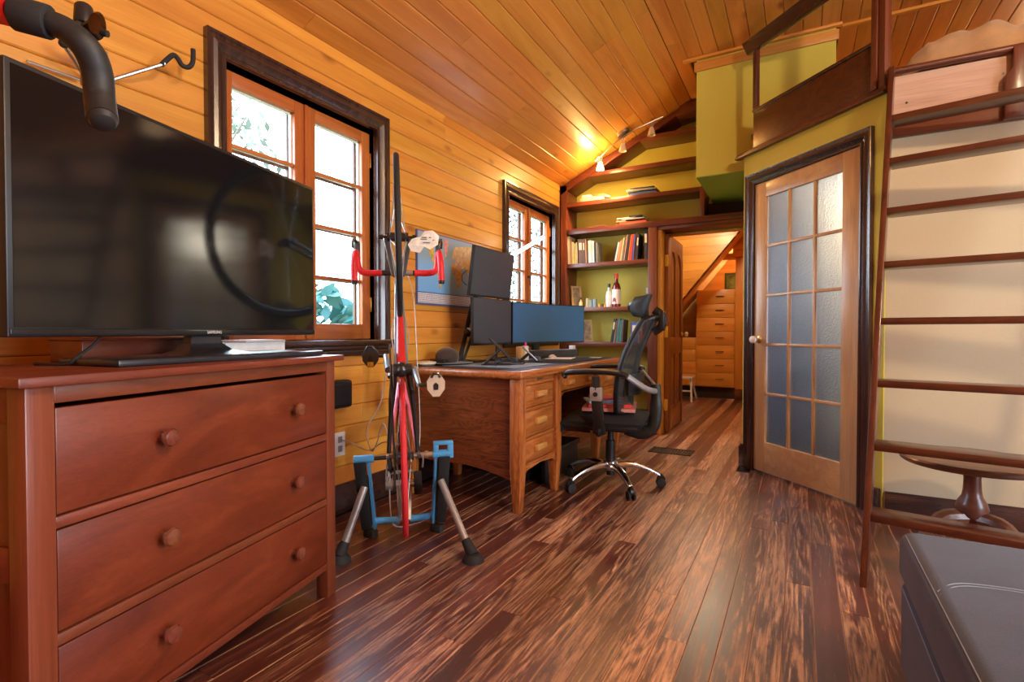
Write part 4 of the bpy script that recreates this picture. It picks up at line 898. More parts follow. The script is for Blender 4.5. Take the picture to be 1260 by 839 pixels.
MB().box(-1.83, -1.785, 3.36, 3.42, ZD + .003, ZD + .105).build('carton', plain('tan_card', (0.62, 0.36, 0.14), 0.6), pj, bev=0.003)
MB().lathe([(.026, 0), (.026, .10), (.022, .105), (.022, .004), (0, .004)], 20, c=(-1.80, 3.452, ZD + .003)).build('cup', plain('white_ceramic', (0.80, 0.76, 0.72), 0.3), pj)
MB().cyl((-1.80, 3.452, ZD + .06), (-1.798, 3.454, ZD + .135), .008, n=10).build('pen_cap', plain('pink_plastic', (0.80, 0.05, 0.25), 0.35), pj)
sb = thing('soundbar', (-1.86, 4.0, ZD), 'dark grey soundbar lying under the curved monitor', 'speaker')
Tsb, wsb = TP((-1.885, 3.60, ZD + .0), (-1.66, 4.20, ZD + .0))
MB(Tsb).box(0.12, wsb, 0.02, 0.09, 0.003, 0.065).build('body', fabric('speaker_cloth_grey', (0.05, 0.055, 0.065)), sb, bev=0.012, seg=3)
MB(Tsb).box(wsb, wsb + .004, 0.022, 0.088, 0.006, 0.062).build('end_cap', blackp(), sb, bev=0.001)
loose('white_box', MB().box(-1.76, -1.715, 4.195, 4.235, ZD, ZD + .095), plain('white_card', (0.74, 0.72, 0.70), 0.6), 'upright white box at the far end of the soundbar', 'box', 0.002)
ms_ = thing('computer_mouse', (-1.70, 3.74, ZD + .004), 'white computer mouse on the papers on the mat', 'mouse')
MB().ball((-1.70, 3.72, ZD + .012), (.028, .048, .024), 18, 10).build('shell', plain('white_plastic', (0.75, 0.72, 0.70), 0.4), ms_)
MB().box(-1.676, -1.668, 3.71, 3.73, ZD + .026, ZD + .032).build('wheel', rubber(), ms_)
loose('paper_sheets', MB().box(0, .20, 0, .26, 0, .003, Matrix.Translation((-1.72, 3.62, ZD + .003)) @ Matrix.Rotation(.25, 4, 'Z')), plain('white_paper', (0.80, 0.80, 0.80), 0.7), 'loose white paper sheets under the mouse', 'paper')
loose('note_card', MB().box(-1.50, -1.42, 4.0, 4.09, ZD + .003, ZD + .005), plain('white_paper', (0.80, 0.80, 0.80), 0.7), 'small white card at the right end of the desk mat', 'card')
# under the desk
ub = thing('cable_box', (-1.75, 3.33, 0), 'black computer case standing in the knee hole of the desk', 'computer')
MB().box(-2.04, -1.63, 3.10, 3.32, 0.0, 0.42).build('case', blackp(), ub, bev=0.006)
MB().box(-1.63, -1.626, 3.12, 3.30, 0.04, 0.38).build('front_panel', plain('dark_grille', (0.02, 0.02, 0.022), 0.6), ub)
rb = thing('red_bundle', (-1.50, 3.14, 0.198), 'small bright red cloth bundle on the floor box under the desk', 'cloth')
MB().ball((-1.50, 3.14, 0.232), (.06, .085, .035), 16, 10).ball((-1.49, 3.07, 0.232), (.03, .03, .035), 12, 8).build('bundle', fabric('red_cloth', (0.65, 0.02, 0.03)), rb)
loose('foot_rest', MB().box(-1.60, -1.43, 3.02, 3.62, 0.16, 0.198).box(-1.59, -1.56, 3.04, 3.60, 0, .17).box(-1.47, -1.44, 3.04, 3.60, 0, .17), blackp(), 'low black foot rest under the desk carrying the red bundle', 'foot rest', 0.003)
# floor register
fv = thing('floor_vent', (-0.92, 4.36, 0), 'dark metal floor vent before the passage doorway', 'vent')
MB().box(-1.09, -0.755, 4.27, 4.29, 0, .006).box(-1.09, -.755, 4.45, 4.47, 0, .006).box(-1.09, -1.07, 4.27, 4.47, 0, .006).box(-.775, -.755, 4.27, 4.47, 0, .006).build('frame', plain('vent_metal', (0.05, 0.04, 0.03), 0.45, 0.6), fv, bev=0.001)
for i in range(14): MB().box(-1.065 + i * .0212, -1.052 + i * .0212, 4.29, 4.45, 0.001, .005).build('slat', plain('vent_metal', (0.05, 0.04, 0.03), 0.45, 0.6), fv, smooth=0)

# ================================================================ office chair (local: +x is where the sitter looks)
ch = thing('office_chair', (-1.06, 3.215, 0), 'black mesh office chair with headrest and chrome five-star base', 'chair', rz=rad(184))
TC = mw(ch); cbk = plain('chair_black', (0.008, 0.0075, 0.0075), 0.38, mottle=0.1)
mesh_m, N, L, Bm = new_mat('chair_mesh')
ck = N.new('ShaderNodeTexVoronoi'); ck.inputs['Scale'].default_value = 260; gg = N.new('ShaderNodeTexCoord'); L.new(gg.outputs['Object'], ck.inputs['Vector'])
Bm.inputs['Base Color'].default_value = (0.035, 0.035, 0.035, 1); Bm.inputs['Roughness'].default_value = 0.6
L.new(math_n(N, L, 'ADD', 0.48, math_n(N, L, 'MULTIPLY', math_n(N, L, 'LESS_THAN', ck.outputs[0], 0.45), 0.25)), Bm.inputs['Alpha'])
star = MB(TC)
for k in range(5):
    a = rad(-139 - 184 + 0) + rad(72) * k + rad(17)
    a = rad(-122 - 184) + rad(72) * k
    dx, dy = math.cos(a), math.sin(a); arm = MB(TC); n = 8; vs = []
    for i in range(n + 1):
        t = i / n; r_ = 0.03 + 0.28 * t; z = 0.135 - 0.055 * t ** 2.2 + 0.01 * math.sin(math.pi * t); wdt = 0.030 - 0.012 * t; th = 0.036 - .020 * t
        for (sx, sz) in ((-1, -.5), (1, -.5), (0.7, .5), (-0.7, .5)):
            vs.append((dx * r_ - dy * wdt * sx, dy * r_ + dx * wdt * sx, z + th * sz))
    fs = [(i * 4 + j, i * 4 + (j + 1) % 4, (i + 1) * 4 + (j + 1) % 4, (i + 1) * 4 + j) for i in range(n) for j in range(4)] + [(3, 2, 1, 0), (n * 4, n * 4 + 1, n * 4 + 2, n * 4 + 3)]
    arm.add(vs, fs).build('base_arm', chrome(), ch, bev=0.004)
    cx, cy = dx * 0.315, dy * 0.315; ux, uy = -dy, dx
    c = MB(TC); c.cyl((cx, cy, .045), (cx, cy, .085), .009, n=10)
    c.tube([(cx - ux * .010, cy - uy * .010, .052), (cx + ux * .010, cy + uy * .010, .052)], [.026, .026], 14)
    cst = c.build('caster_fork', cbk, ch)
    for sg in (-1, 1): MB(TC).tube([(cx + ux * .010 * sg, cy + uy * .010 * sg, .029), (cx + ux * .023 * sg, cy + uy * .023 * sg, .029)], .029, 18).build('wheel', rubber(), cst, bev=0.003)
MB(TC).lathe([(.045, .105), (.048, .13), (.046, .16), (.030, .165)], 24).build('hub', chrome(), ch)
MB(TC).lathe([(.030, .155), (.030, .29), (.020, .295), (.018, .40)], 20).cyl((0, 0, .07), (0, 0, .11), .026, n=16).build('gas_column', blackp(), ch)
MB(TC).box(-.12, .12, -.09, .09, .36, .415).tube([(.05, 0, .385), (.05, -.20, .385)], .008, 8).build('tilt_mechanism', cbk, ch, bev=0.006)
# seat: thick rounded cushion
def seatf(u, v):
    x = -.24 + .52 * u; y = -.25 + .5 * v; e = max(abs(2 * u - 1) ** 5, abs(2 * v - 1) ** 5)
    return (x, y * (1 - .08 * abs(2 * u - 1) ** 3), .475 - .03 * e + .012 * math.cos((2 * v - 1) * 2) - (.03 * max(0, (u - .8) / .2) ** 2))
MB(TC).grid(seatf, 14, 12, -0.055).build('seat', fabric('seat_mesh', (0.008, 0.0075, 0.0075), sheen=0.0), ch, smooth=60)
MB(TC).box(-.22, .24, -.235, .235, .395, .425).build('seat_pan', cbk, ch, bev=0.012)
# backrest frame
def backf(u, v):   # u across, v up
    z = .50 + .55 * v; w = .235 * (1 - .10 * (v - .5) ** 2 * 4) * (0.90 + .1 * math.sin(math.pi * min(1, v * 1.1)))
    xb = -.135 - .17 * v + .05 * math.sin(v * math.pi * 0.9) * 1.0 - .10 * (1 - v) ** 3 * -0.0
    y = (2 * u - 1) * w
    return (xb + .055 * (2 * u - 1) ** 2, y, z + .03 * (1 - (2 * u - 1) ** 2) * (v if v > .5 else -(1 - v) * .6))
MB(TC).grid(backf, 12, 14, 0.003).build('backrest_mesh', mesh_m, ch, smooth=60)
rim = [backf(0, j / 14) for j in range(15)] + [backf(i / 12, 1) for i in range(1, 13)] + [backf(1, 1 - j / 14) for j in range(1, 15)] + [backf(1 - i / 12, 0) for i in range(1, 12)]
MB(TC).tube(rim, .019, 8, closed=True, flat=0.6).build('backrest_frame', cbk, ch)
MB(TC).tube(smoothpath([(-.10, 0, .375), (-.20, 0, .355), (-.268, 0, .40), (-.285, 0, .54), (-.280, 0, .66)], 5), [.035] * 8 + [.032] * 8 + [.026] * 5, 10, flat=1.2).build('spine_bracket', plain('bracket_black', (0.013, 0.013, 0.012), 0.45), ch)
for sg in (-1, 1): MB(TC).tube(smoothpath([(-.285, 0.02 * sg, .62), (-.25, .12 * sg, .64), (-.155, .215 * sg, .72)], 5), .013, 8, flat=1.4).build('side_stay', plain('stay_grey', (0.30, 0.28, 0.27), 0.35, 0.4), ch)
MB(TC).grid(lambda u, v: (-.185 + .05 * (2 * u - 1) ** 2 - .0, (2 * u - 1) * .17, .60 + .13 * v), 10, 4, -0.02).build('lumbar_pad', cbk, ch, smooth=60)
# headrest
MB(TC).tube(smoothpath([(-.265, 0, .98), (-.315, 0, 1.02), (-.315, 0, 1.08), (-.27, 0, 1.12)], 5), .016, 8, flat=1.6).build('headrest_arm', cbk, ch)
MB(TC).box(-.335, -.300, -.035, .035, .99, 1.11).build('headrest_bracket', cbk, ch, bev=0.008)
def hdf(u, v):
    c = 2 * u - 1; wd = .150 * (1 - .22 * (v - .5) ** 2 * 4)
    return (-.250 + .012 * math.cos((v - .4) * 4) + .085 * c * c, c * wd, 1.058 + .155 * v + .02 * c * c * (1 - 2 * v))
MB(TC).grid(hdf, 14, 8, 0.028).build('headrest', cbk, ch, smooth=70, bev=0)
# arm rests
for sg in (-1, 1):
    yy = .285 * sg
    MB(TC).tube(smoothpath([(.0, .20 * sg, .395), (.0, .275 * sg, .385), (-.005, .29 * sg, .42)], 4), .02, 8, flat=1.3).build('arm_bracket', cbk, ch)
    up = MB(TC).hexa([(-.045, yy - .015, .38), (.03, yy - .015, .38), (.03, yy + .015, .38), (-.045, yy + .015, .38)], [(-.015, yy - .013, .62), (.045, yy - .013, .62), (.045, yy + .013, .62), (-.015, yy + .013, .62)]).build('arm_upright', cbk, ch, bev=0.005)
    MB(TC).box(-.020, .050, yy - .017, yy + .017, .575, .655).build('adjuster_plate', plain('silver_plastic', (0.42, 0.38, 0.34), 0.35, 0.5), up, bev=0.004)
    MB(TC).cyl((.015, yy - .022, .615), (.015, yy + .022, .615), .014, n=14).build('button', blackp(), up)
    MB(TC).tube([(.015, yy, .64), (.02, yy, .72)], .018, 8, flat=1.3).build('arm_post', cbk, ch)
    MB(TC).tube(smoothpath([(-.16, yy + .00, .735), (-.05, yy, .748), (.08, yy, .747), (.20, yy, .735), (.205, yy, .700)], 5), [.020] + [.036] * 14 + [.03] * 4 + [.022, .016], 10, flat=.45 if False else .5).build('arm_pad', cbk, ch)
# books on the seat
for i, (c, lab, dims) in enumerate([('pink', 'wide pink and white magazine at the bottom on the chair seat', (-.16, .16, -.15, .20, .0, .022)), ('red', 'red folder in the middle of the pile on the chair seat', (-.14, .12, -.14, .12, .0225, .045)), ('blue', 'pale blue notebook on top of the pile on the chair seat', (-.15, .06, -.10, .12, .0455, .058)), ('red', 'thin red booklet lying on the blue notebook on the chair', (-.10, .08, -.04, .13, .0585, .070))]):
    t = thing('magazine', (-1.06, 3.20, .495), lab, 'magazine', 'papers on the office chair seat', rz=0.25 + .15 * i)
    col = [(0.62, 0.25, 0.22), (0.55, 0.05, 0.04), (0.22, 0.45, 0.66), (0.60, 0.03, 0.06)][i]
    x0, x1, y0, y1, z0, z1 = dims; T = mw(t)
    MB(T).box(x0, x1, y0, y1, z0, z0 + .002).box(x0, x1, y0, y1, z1 - .002, z1).box(x0, x1, y0, y0 + .002, z0, z1).build('cover', plain('mag_%d' % i, col, 0.35), t, smooth=0)
    MB(T).box(x0 + .003, x1 - .003, y0 + .003, y1 - .003, z0 + .002, z1 - .002).build('pages', plain('white_paper', (0.8, 0.8, 0.8), 0.7), t, smooth=0)
# ================================================================ chest of drawers (local x along the front to the right, +y into the depth, z up)
dp = thing('chest_of_drawers', (-1.527, 1.384, 0), 'reddish cherry chest of drawers with round wooden knobs carrying the television', 'dresser', rz=math.atan2(.971, -.239))
TDr = mw(dp)   # local -x runs to the near (left) corner, +y goes to the wall
Wd, Dd, Hd = 0.998, 0.48, 0.875
MB(TDr).box(-Wd - .025, .025, -.025, Dd + .01, Hd, Hd + .020).build('top', cherryf('y'), dp, bev=0.003)
for (xa, xb) in ((-Wd, -Wd + .052), (-.050, 0)):
    for (ya, yb) in ((0, .05), (Dd - .05, Dd)): MB(TDr).box(xa, xb, ya, yb, 0, Hd).build('post', cherryf('z'), dp, bev=0.003)
for xa in (-Wd + .008, -.026):
    MB(TDr).box(xa, xa + .016, .05, Dd - .05, .13, Hd).build('side_panel', cherry('z'), dp)
    for za, zb in ((.10, .17), (.49, .56), (Hd - .07, Hd)): MB(TDr).box(xa - .006 if xa < -.5 else xa, xa + .022 if xa > -.5 else xa + .016, .05, Dd - .05, za, zb).build('side_rail', cherry('y'), dp, bev=0.002)
    MB(TDr).box(xa - .006 if xa < -.5 else xa, xa + .022 if xa > -.5 else xa + .016, Dd / 2 - .025, Dd / 2 + .025, .17, Hd - .07).build('side_stile', cherry('z'), dp, bev=0.002)
fx0, fx1 = -Wd + .052, -.050
rails = [(.107, .131), (.347, .371), (.585, .609), (.838, Hd)]
for za, zb in rails: MB(TDr).box(fx0, fx1, .002, .03, za, zb).build('rail', cherryf('y'), dp, bev=0.002)
MB(TDr).box(fx0, fx1, .02, Dd - .02, .10, .12).box(fx0, fx1, Dd - .02, Dd - .01, .12, Hd).build('carcass_back', cherry('y'), dp)
for za, zb in ((.133, .345), (.373, .583), (.611, .830)):
    dr = MB(TDr).box(fx0 + .003, fx1 - .003, .004, .022, za + .002, zb - .002).box(fx0 + .02, fx1 - .02, .022, Dd - .04, za + .01, zb - .03).build('drawer', cherry('y'), dp, bev=0.002)
    for kx in (fx0 + .235, fx1 - .182):
        zk = (za + zb) / 2 + .005
        MB(TDr @ Matrix.Translation((kx, .004, zk)) @ Matrix.Rotation(rad(90), 4, 'X')).lathe([(.013, 0), (.009, .010), (.010, .016), (.020, .022), (.0225, .030), (.019, .037), (.008, .041), (0, .0415)], 24).build('knob', wood('knob_wood', [(0.3, (0.13, 0.032, 0.016)), (0.7, (0.25, 0.07, 0.035))], 'x', rough=.25, coat=.4), dr)

# ================================================================ television
tv = thing('television', (-1.4920, 0.4535, .895), 'large black flat television on a plinth foot on the chest of drawers', 'television')
tvd = Vector((-0.2679, 1.0358, 0)); tw = tvd.length
TT = Matrix.Translation((-1.4920, 0.4535, .969)) @ Matrix.Rotation(math.atan2(tvd.y, tvd.x), 4, 'Z')
MB(TT).box(0, tw, 0, .045, 0, .605).box(.15, tw - .15, .045, .075, .05, .45).build('housing', blackp(), tv, bev=0.004)
tvs, N, L, Bm = new_mat('tv_glass'); Bm.inputs['Base Color'].default_value = (0.006, 0.006, 0.007, 1); Bm.inputs['Roughness'].default_value = 0.09; Bm.inputs['Specular IOR Level'].default_value = 0.6
g_ = N.new('ShaderNodeNewGeometry'); bump(N, L, Bm, noise(N, L, g_.outputs['Position'], 500, 1), 0.0001, 0.15)
MB(TT).box(.012, tw - .012, -.0015, 0, .022, .593).build('screen', tvs, tv, smooth=0)
MB(TT).box(.004, tw - .004, -.004, 0, .002, .020).build('lower_bezel', plain('gloss_bezel', (0.01, 0.01, 0.012), 0.2), tv, bev=0.001)
tcu = bpy.data.curves.new('brand_lettering', 'FONT'); tcu.body = 'SAMSUNG'; tcu.size = 0.0125; tcu.align_x = 'CENTER'; tcu.align_y = 'CENTER'; tcu.extrude = 0.0003
tq = bpy.data.objects.new('lettering_curve', tcu); tme = bpy.data.meshes.new_from_object(tq); bpy.data.objects.remove(tq)
to = bpy.data.objects.new('brand_lettering', tme); COL.objects.link(to); to.parent = tv
to.matrix_local = mw(tv).inverted() @ TT @ Matrix.Translation((tw * .515, -.0046, .011)) @ Matrix.Rotation(rad(90), 4, 'X'); tme.materials.append(plain('silver_print', (0.7, 0.7, 0.7), 0.4))
TF = Matrix.Translation(TT @ Vector((tw * .5, 0, 0)) + Vector((0, 0, 0))) @ Matrix.Rotation(math.atan2(tvd.y, tvd.x) - rad(6), 4, 'Z')
zf = .8955 - .969
MB(TF).prism([(-.36, -.14), (.36, -.14), (.345, .12), (-.345, .12)], zf, zf + .018, 'z').build('foot', plain('dark_gunmetal', (0.03, 0.032, 0.04), 0.28, 0.3), tv, bev=0.006)
nk = []
for z, hw, y0, y1 in ((zf + .017, .125, -.05, .06), (zf + .030, .075, -.01, .055), (zf + .05, .055, .01, .05), (.01, .048, .015, .045)): nk.append([(-hw, y0, z), (hw, y0, z), (hw, y1, z), (-hw, y1, z)])
m = MB(TF)
for i in range(3): m.hexa(nk[i], nk[i + 1])
m.build('neck', plain('dark_gunmetal', (0.03, 0.032, 0.04), 0.28, 0.3), tv)
tag(MB().tube(smoothpath([TT @ Vector((.26, .05, .10)), TT @ Vector((.25, .07, .0)), TT @ Vector((.20, .08, -.05)), TT @ Vector((.185, .10, -.070)), TT @ Vector((.18, .2, -.070))], 5), .004, 6).build('power_cord', rubber()), 'black cord hanging behind the television foot', 'cord')
tb = thing('thick_white_book', (-1.76, 1.35, .895), 'thick white paperback lying behind the television foot', 'book')
TK = Matrix.Translation(TT @ Vector((tw * .62, .06, zf))) @ Matrix.Rotation(math.atan2(tvd.y, tvd.x), 4, 'Z')
tb.location = TK.translation; WM[tb.name] = Matrix.Translation(TK.translation)
MB(TK).box(0, .30, 0, .002, 0, .045).box(0, .30, 0, .20, 0, .002).box(0, .30, 0, .20, .045, .047).build('cover', plain('white_card', (0.74, 0.72, 0.70), 0.6), tb)
MB(TK).box(.003, .297, .002, .196, .002, .045).build('pages', paper(), tb)
nb_ = thing('notebook', tuple(TK @ Vector((0.12, .01, .0475))), 'cream notebook lying on the thick white paperback', 'notebook')
MB(TK).box(.10, .31, .005, .16, .0475, .056).build('cover', plain('cream_cover', (0.66, 0.52, 0.42), 0.6), nb_, bev=.001)
bxw = thing('wooden_box', tuple(TK @ Vector((-.25, .06, 0))), 'low reddish wooden box behind the neck of the television', 'box')
MB(TK).box(-.38, -.03, .12, .24, 0.0, .062).build('body', cherry('y'), bxw, bev=.003)
MB(TK).box(-.385, -.025, .115, .245, .062, .068).build('lid', cherry('y'), bxw, bev=.002)

# ================================================================ bicycle standing on its rear wheel in the trainer
O = Vector((-1.556, 1.802, .424)); U = Vector((.02, -.055, .97)).normalized()
V = Vector((-.66, .75, 0)); V = (V - U * V.dot(U)).normalized(); Wv = V.cross(U) * -1   # right-hand side of the bicycle
Wv = U.cross(V).normalized()
if Wv.dot(Vector((-.75, -.66, 0))) < 0: Wv = -Wv
def P(u, v, w): return O + U * u + V * v + Wv * w
bi = thing('road_bicycle', (-1.556, 1.802, 0.0), 'red and grey road bicycle reared upright on its rear wheel in the blue trainer', 'bicycle')
red = plain('bike_red', (0.60, 0.02, 0.022), 0.28, coat=0.6, mottle=0.05); teal = plain('bike_grey', (0.20, 0.27, 0.28), 0.3, 0.3, coat=0.5); blk = plain('bike_black', (0.014, 0.014, 0.015), 0.3, coat=0.4)
tape = plain('red_tape', (0.72, 0.012, 0.02), 0.5, mottle=0.12, scale=60); alu = plain('aluminium', (0.55, 0.55, 0.55), 0.3, 0.9)
def wheel(cu, cv, tyre_mat, rim_mat, name, R0=0.336):
    ring = [P(cu + R0 * math.cos(a), cv + R0 * math.sin(a), 0) for a in [2 * math.pi * i / 64 for i in range(64)]]
    w_ = MB().tube(ring, .0125, 10, closed=True).build(name, tyre_mat, bi)
    ring2 = [P(cu + (R0 - .019) * math.cos(a), cv + (R0 - .019) * math.sin(a), 0) for a in [2 * math.pi * i / 64 for i in range(64)]]
    MB().tube(ring2, .0095, 8, closed=True).build('rim', rim_mat, w_)
    MB().tube([P(cu, cv, -.045), P(cu, cv, .045)], [.020, .020], 16).tube([P(cu, cv, -.03), P(cu, cv, .03)], .014, 12).build('hub', blk, w_)
    for i in range(24):
        a = 2 * math.pi * i / 24; b = a + (0.5 if (i // 2) % 2 else -0.5); s = .034 * (1 if i % 2 else -1)
        MB().tube([P(cu + .018 * math.cos(b), cv + .018 * math.sin(b), s), P(cu + (R0 - .022) * math.cos(a), cv + (R0 - .022) * math.sin(a), 0)], .0011, 4, caps=False).build('spoke', steel(), w_, smooth=0)
    return w_
wheel(0, 0, plain('red_tyre', (0.62, 0.02, 0.03), 0.55, mottle=0.08), blk, 'rear_wheel'); wheel(.972, 0, rubber(), blk, 'front_wheel')
BB = P(.400, -.065, 0); ST = P(.262, .42, 0); HT = P(.785, .47, 0); HB = P(.825, .345, 0)
fr = MB().tube([BB + (HB - BB) * .04, BB + (HB - BB) * .97], [.024, .014], 14, flat=1.0).build('down_tube', red, bi)
MB().tube([BB, ST], .016, 12).build('seat_tube', red, bi)
MB().tube([ST + (BB - ST) * .05, HT + (HB - HT) * .12], [.014, .018], 12).build('top_tube', teal, bi)
MB().tube([HT, HB], .022, 14).build('head_tube', teal, bi)
for s in (-1, 1):
    MB().tube(smoothpath([BB + Wv * (.030 * s), P(.26, -.03, .045 * s), P(.02, 0, .064 * s)], 4), [.014] * 5 + [.010] * 4, 10).build('chain_stay', blk, bi)
    MB().tube([ST + Wv * (.012 * s) + (BB - ST) * .08, P(.02, .01, .062 * s)], [.010, .008], 8).build('seat_stay', plain('bike_pink', (0.75, 0.12, 0.18), 0.35, coat=.4), bi)
    MB().tube(smoothpath([HB + Wv * (.018 * s), P(.90, .17, .035 * s), P(.972, 0, .052 * s)], 4), [.017, .017, .016, .015, .014, .013, .012, .011, .010], 10, flat=.7).build('fork_blade', teal, bi)
    MB().box(-.012, .012, -.01, .01, -.01, .01, Matrix.Translation(P(.0, 0, .066 * s))).build('dropout', alu, bi, bev=.002)
for s in (-1, 1): MB().tube([BB + Wv * (.0235 * s) - V * .006 + (HB - BB) * .05, BB + Wv * (.014 * s) - V * .006 + (HB - BB) * .9], [.0075, .005], 8).build('grey_stripe', teal, fr)
MB().tube([BB - Wv * .044, BB + Wv * .044], .026, 18).ball(BB, (.034, .034, .034), 14, 10).build('bottom_bracket', blk, bi)
MB().tube([P(.972, 0, -.072), P(.972, 0, .072)], .006, 8).tube([P(.972, 0, .062), P(.972, 0, .08)], .011, 10).tube([P(.972, 0, -.062), P(.972, 0, -.078)], .011, 10).build('front_skewer', blk, bi)
MB().tube([P(0, 0, -.075), P(0, 0, .075)], .008, 10).build('rear_axle', alu, bi)
# stem, bar, hoods, levers
SC_ = P(.845, .515, 0)
MB().tube([HT, P(.772, .515, 0)], .018, 12).tube([P(.772, .512, 0), SC_], .016, 12).tube([SC_ - Wv * .022, SC_ + Wv * .022], .021, 12).build('stem', blk, bi)
MB().tube([P(.845, .515, -.10), P(.845, .515, .10)], .014, 12).build('bar_centre', blk, bi)
for s in (-1, 1):
    MB().tube([P(.845, .515, .04 * s), P(.845, .515, .075 * s)], .0155, 10).build('computer_mount', alu if s < 0 else blk, bi)
    pts = [(.845, .515, .085), (.845, .515, .165), (.862, .513, .198), (.905, .508, .208), (.938, .490, .210), (.945, .450, .212), (.915, .405, .214), (.87, .388, .216), (.80, .385, .217)]
    MB().tube(smoothpath([P(a, b, c * s) for a, b, c in pts], 5), .0165, 12).build('taped_drop', tape, bi)
    MB().tube([P(.803, .385, .217 * s), P(.782, .385, .217 * s)], [.0165, .014], 12).build('end_plug', rubber(), bi)
    MB().tube(smoothpath([P(.915, .513, .209 * s), P(.955, .525, .210 * s), P(.990, .535, .209 * s), P(1.008, .555, .209 * s)], 4), [.017, .018, .018, .018, .018, .018, .018, .017, .017, .016, .015, .013, .011], 12).build('brake_hood', plain('hood_grey', (0.05, 0.05, 0.055), 0.5), bi)
    MB().tube(smoothpath([P(1.005, .53, .212 * s), P(1.02, .50, .222 * s), P(1.0, .455, .226 * s), P(.97, .42, .222 * s)], 4), [.009] * 4 + [.007] * 9, 8).tube([P(1.0, .535, .21 * s), P(1.03, .56, (.21 + .025) * s)], .006, 6).build('brake_lever', blk, bi)
# saddle and seat post
MB().tube([ST, P(.222, .58, 0)], .0135, 12).build('seat_post', blk, bi)
MB().tube(smoothpath([P(.10, .605, 0), P(.16, .60, 0), P(.26, .60, 0), P(.37, .598, 0)], 5), [.03, .055, .066, .068, .065, .058, .05, .042, .034, .028, .024, .021, .019, .018, .017, .016], 12, flat=.35 if False else 1).build('saddle', blk, bi)
# drive train
def disc(c, r, w0, w1, n=40, teeth=0):
    m = MB(); k = n
    A = []; Bq = []
    for i in range(k):
        a = 2 * math.pi * i / k; rr2 = r * (1.0 if not teeth or i % 2 else .965)
        A.append(c + U * (math.cos(a) * rr2) + V * (math.sin(a) * rr2) + Wv * w0); Bq.append(c + U * (math.cos(a) * rr2) + V * (math.sin(a) * rr2) + Wv * w1)
    m.add(A + Bq, [tuple(range(k)), tuple(reversed(range(k, 2 * k)))] + [(i, (i + 1) % k, k + (i + 1) % k, k + i) for i in range(k)]); return m
disc(BB, .105, .043, .046, 100, 1).build('chainring', blk, bi, smooth=0); disc(BB, .075, .034, .037, 80, 1).build('chainring', alu, bi, smooth=0)
for i in range(7): disc(P(0, 0, 0), .055 - .005 * i, .026 + .0042 * i, .028 + .0042 * i, 60, 1).build('cassette_sprocket', plain('dark_steel', (0.12, 0.11, 0.10), 0.4, 0.8), bi, smooth=0)
RD = P(-.045, -.055, .040); RD2 = P(-.115, -.045, .040)
chain_m = plain('chain', (0.10, 0.085, 0.07), 0.4, 0.8)
n_ = 96; pathc = []
a0 = BB + Wv * .045
import itertools
ptsc = [a0 + V * .104, a0 + U * .10 + V * .03, a0 + U * .09 - V * .055, a0 - V * .104 + U * .01, a0 - U * .1 - V * .08, P(-.02, -.075, .04), RD - V * .012 - U * .02, RD2 + V * .012 - U * 0.01, P(-.055, .0, .04), P(-.045, .035, .04), P(0, .046, .04), P(.1, .047, .042)]
lp = smoothpath(ptsc + [ptsc[0]], 9)[:-1]
for i in range(0, len(lp)):
    p, q = lp[i], lp[(i + 1) % len(lp)]
    pathc.append(p)
MB().tube(lp, .0042, 4, closed=True, flat=1.0).build('chain', chain_m, bi, smooth=0)
MB().tube([P(-.01, -.012, .062), P(-.045, -.05, .055), RD + Wv * .012], .011, 8).build('derailleur_body', blk, bi)
for c_ in (RD, RD2): disc(c_, .019, -.004, .004, 22, 1).build('jockey_wheel', blk, bi, smooth=0)
MB().hexa([RD + Wv * .008 + V * .008, RD + Wv * .008 - V * .008, RD + Wv * .010 - V * .008, RD + Wv * .010 + V * .008], [RD2 + Wv * .008 + V * .008, RD2 + Wv * .008 - V * .008, RD2 + Wv * .010 - V * .008, RD2 + Wv * .010 + V * .008]).build('derailleur_cage', alu, bi)
MB().tube(smoothpath([P(.0, .02, .066), P(-.05, .01, .075), P(-.10, -.02, .078), P(-.075, -.05, .070), P(-.05, -.052, .062)], 5), .003, 6).build('gear_cable', plain('cable_grey', (0.5, 0.48, 0.48), 0.4), bi)
MB().tube(smoothpath([P(.01, -.01, -.070), P(.0, -.03, -.085), P(-.05, -.02, -.082)], 4), .004, 6).build('skewer_lever', alu, bi)
MB().tube([P(.30, -.05, -.048), P(.30, -.075, -.05)], .008, 6).tube([P(.36, .0, .05), P(.38, .07, .05)], .010, 8).build('front_derailleur', blk, bi)
cr_r = BB + U * .045 + V * .163; cr_l = BB - U * .045 - V * .163
MB().tube([BB + Wv * .055, cr_r + Wv * .068], [.015, .011], 10).build('crank_arm', plain('crank_grey', (0.35, 0.42, 0.48), 0.3, 0.6), bi)
MB().tube([BB - Wv * .055, cr_l - Wv * .068], [.015, .011], 10).build('crank_arm', plain('crank_grey', (0.35, 0.42, 0.48), 0.3, 0.6), bi)
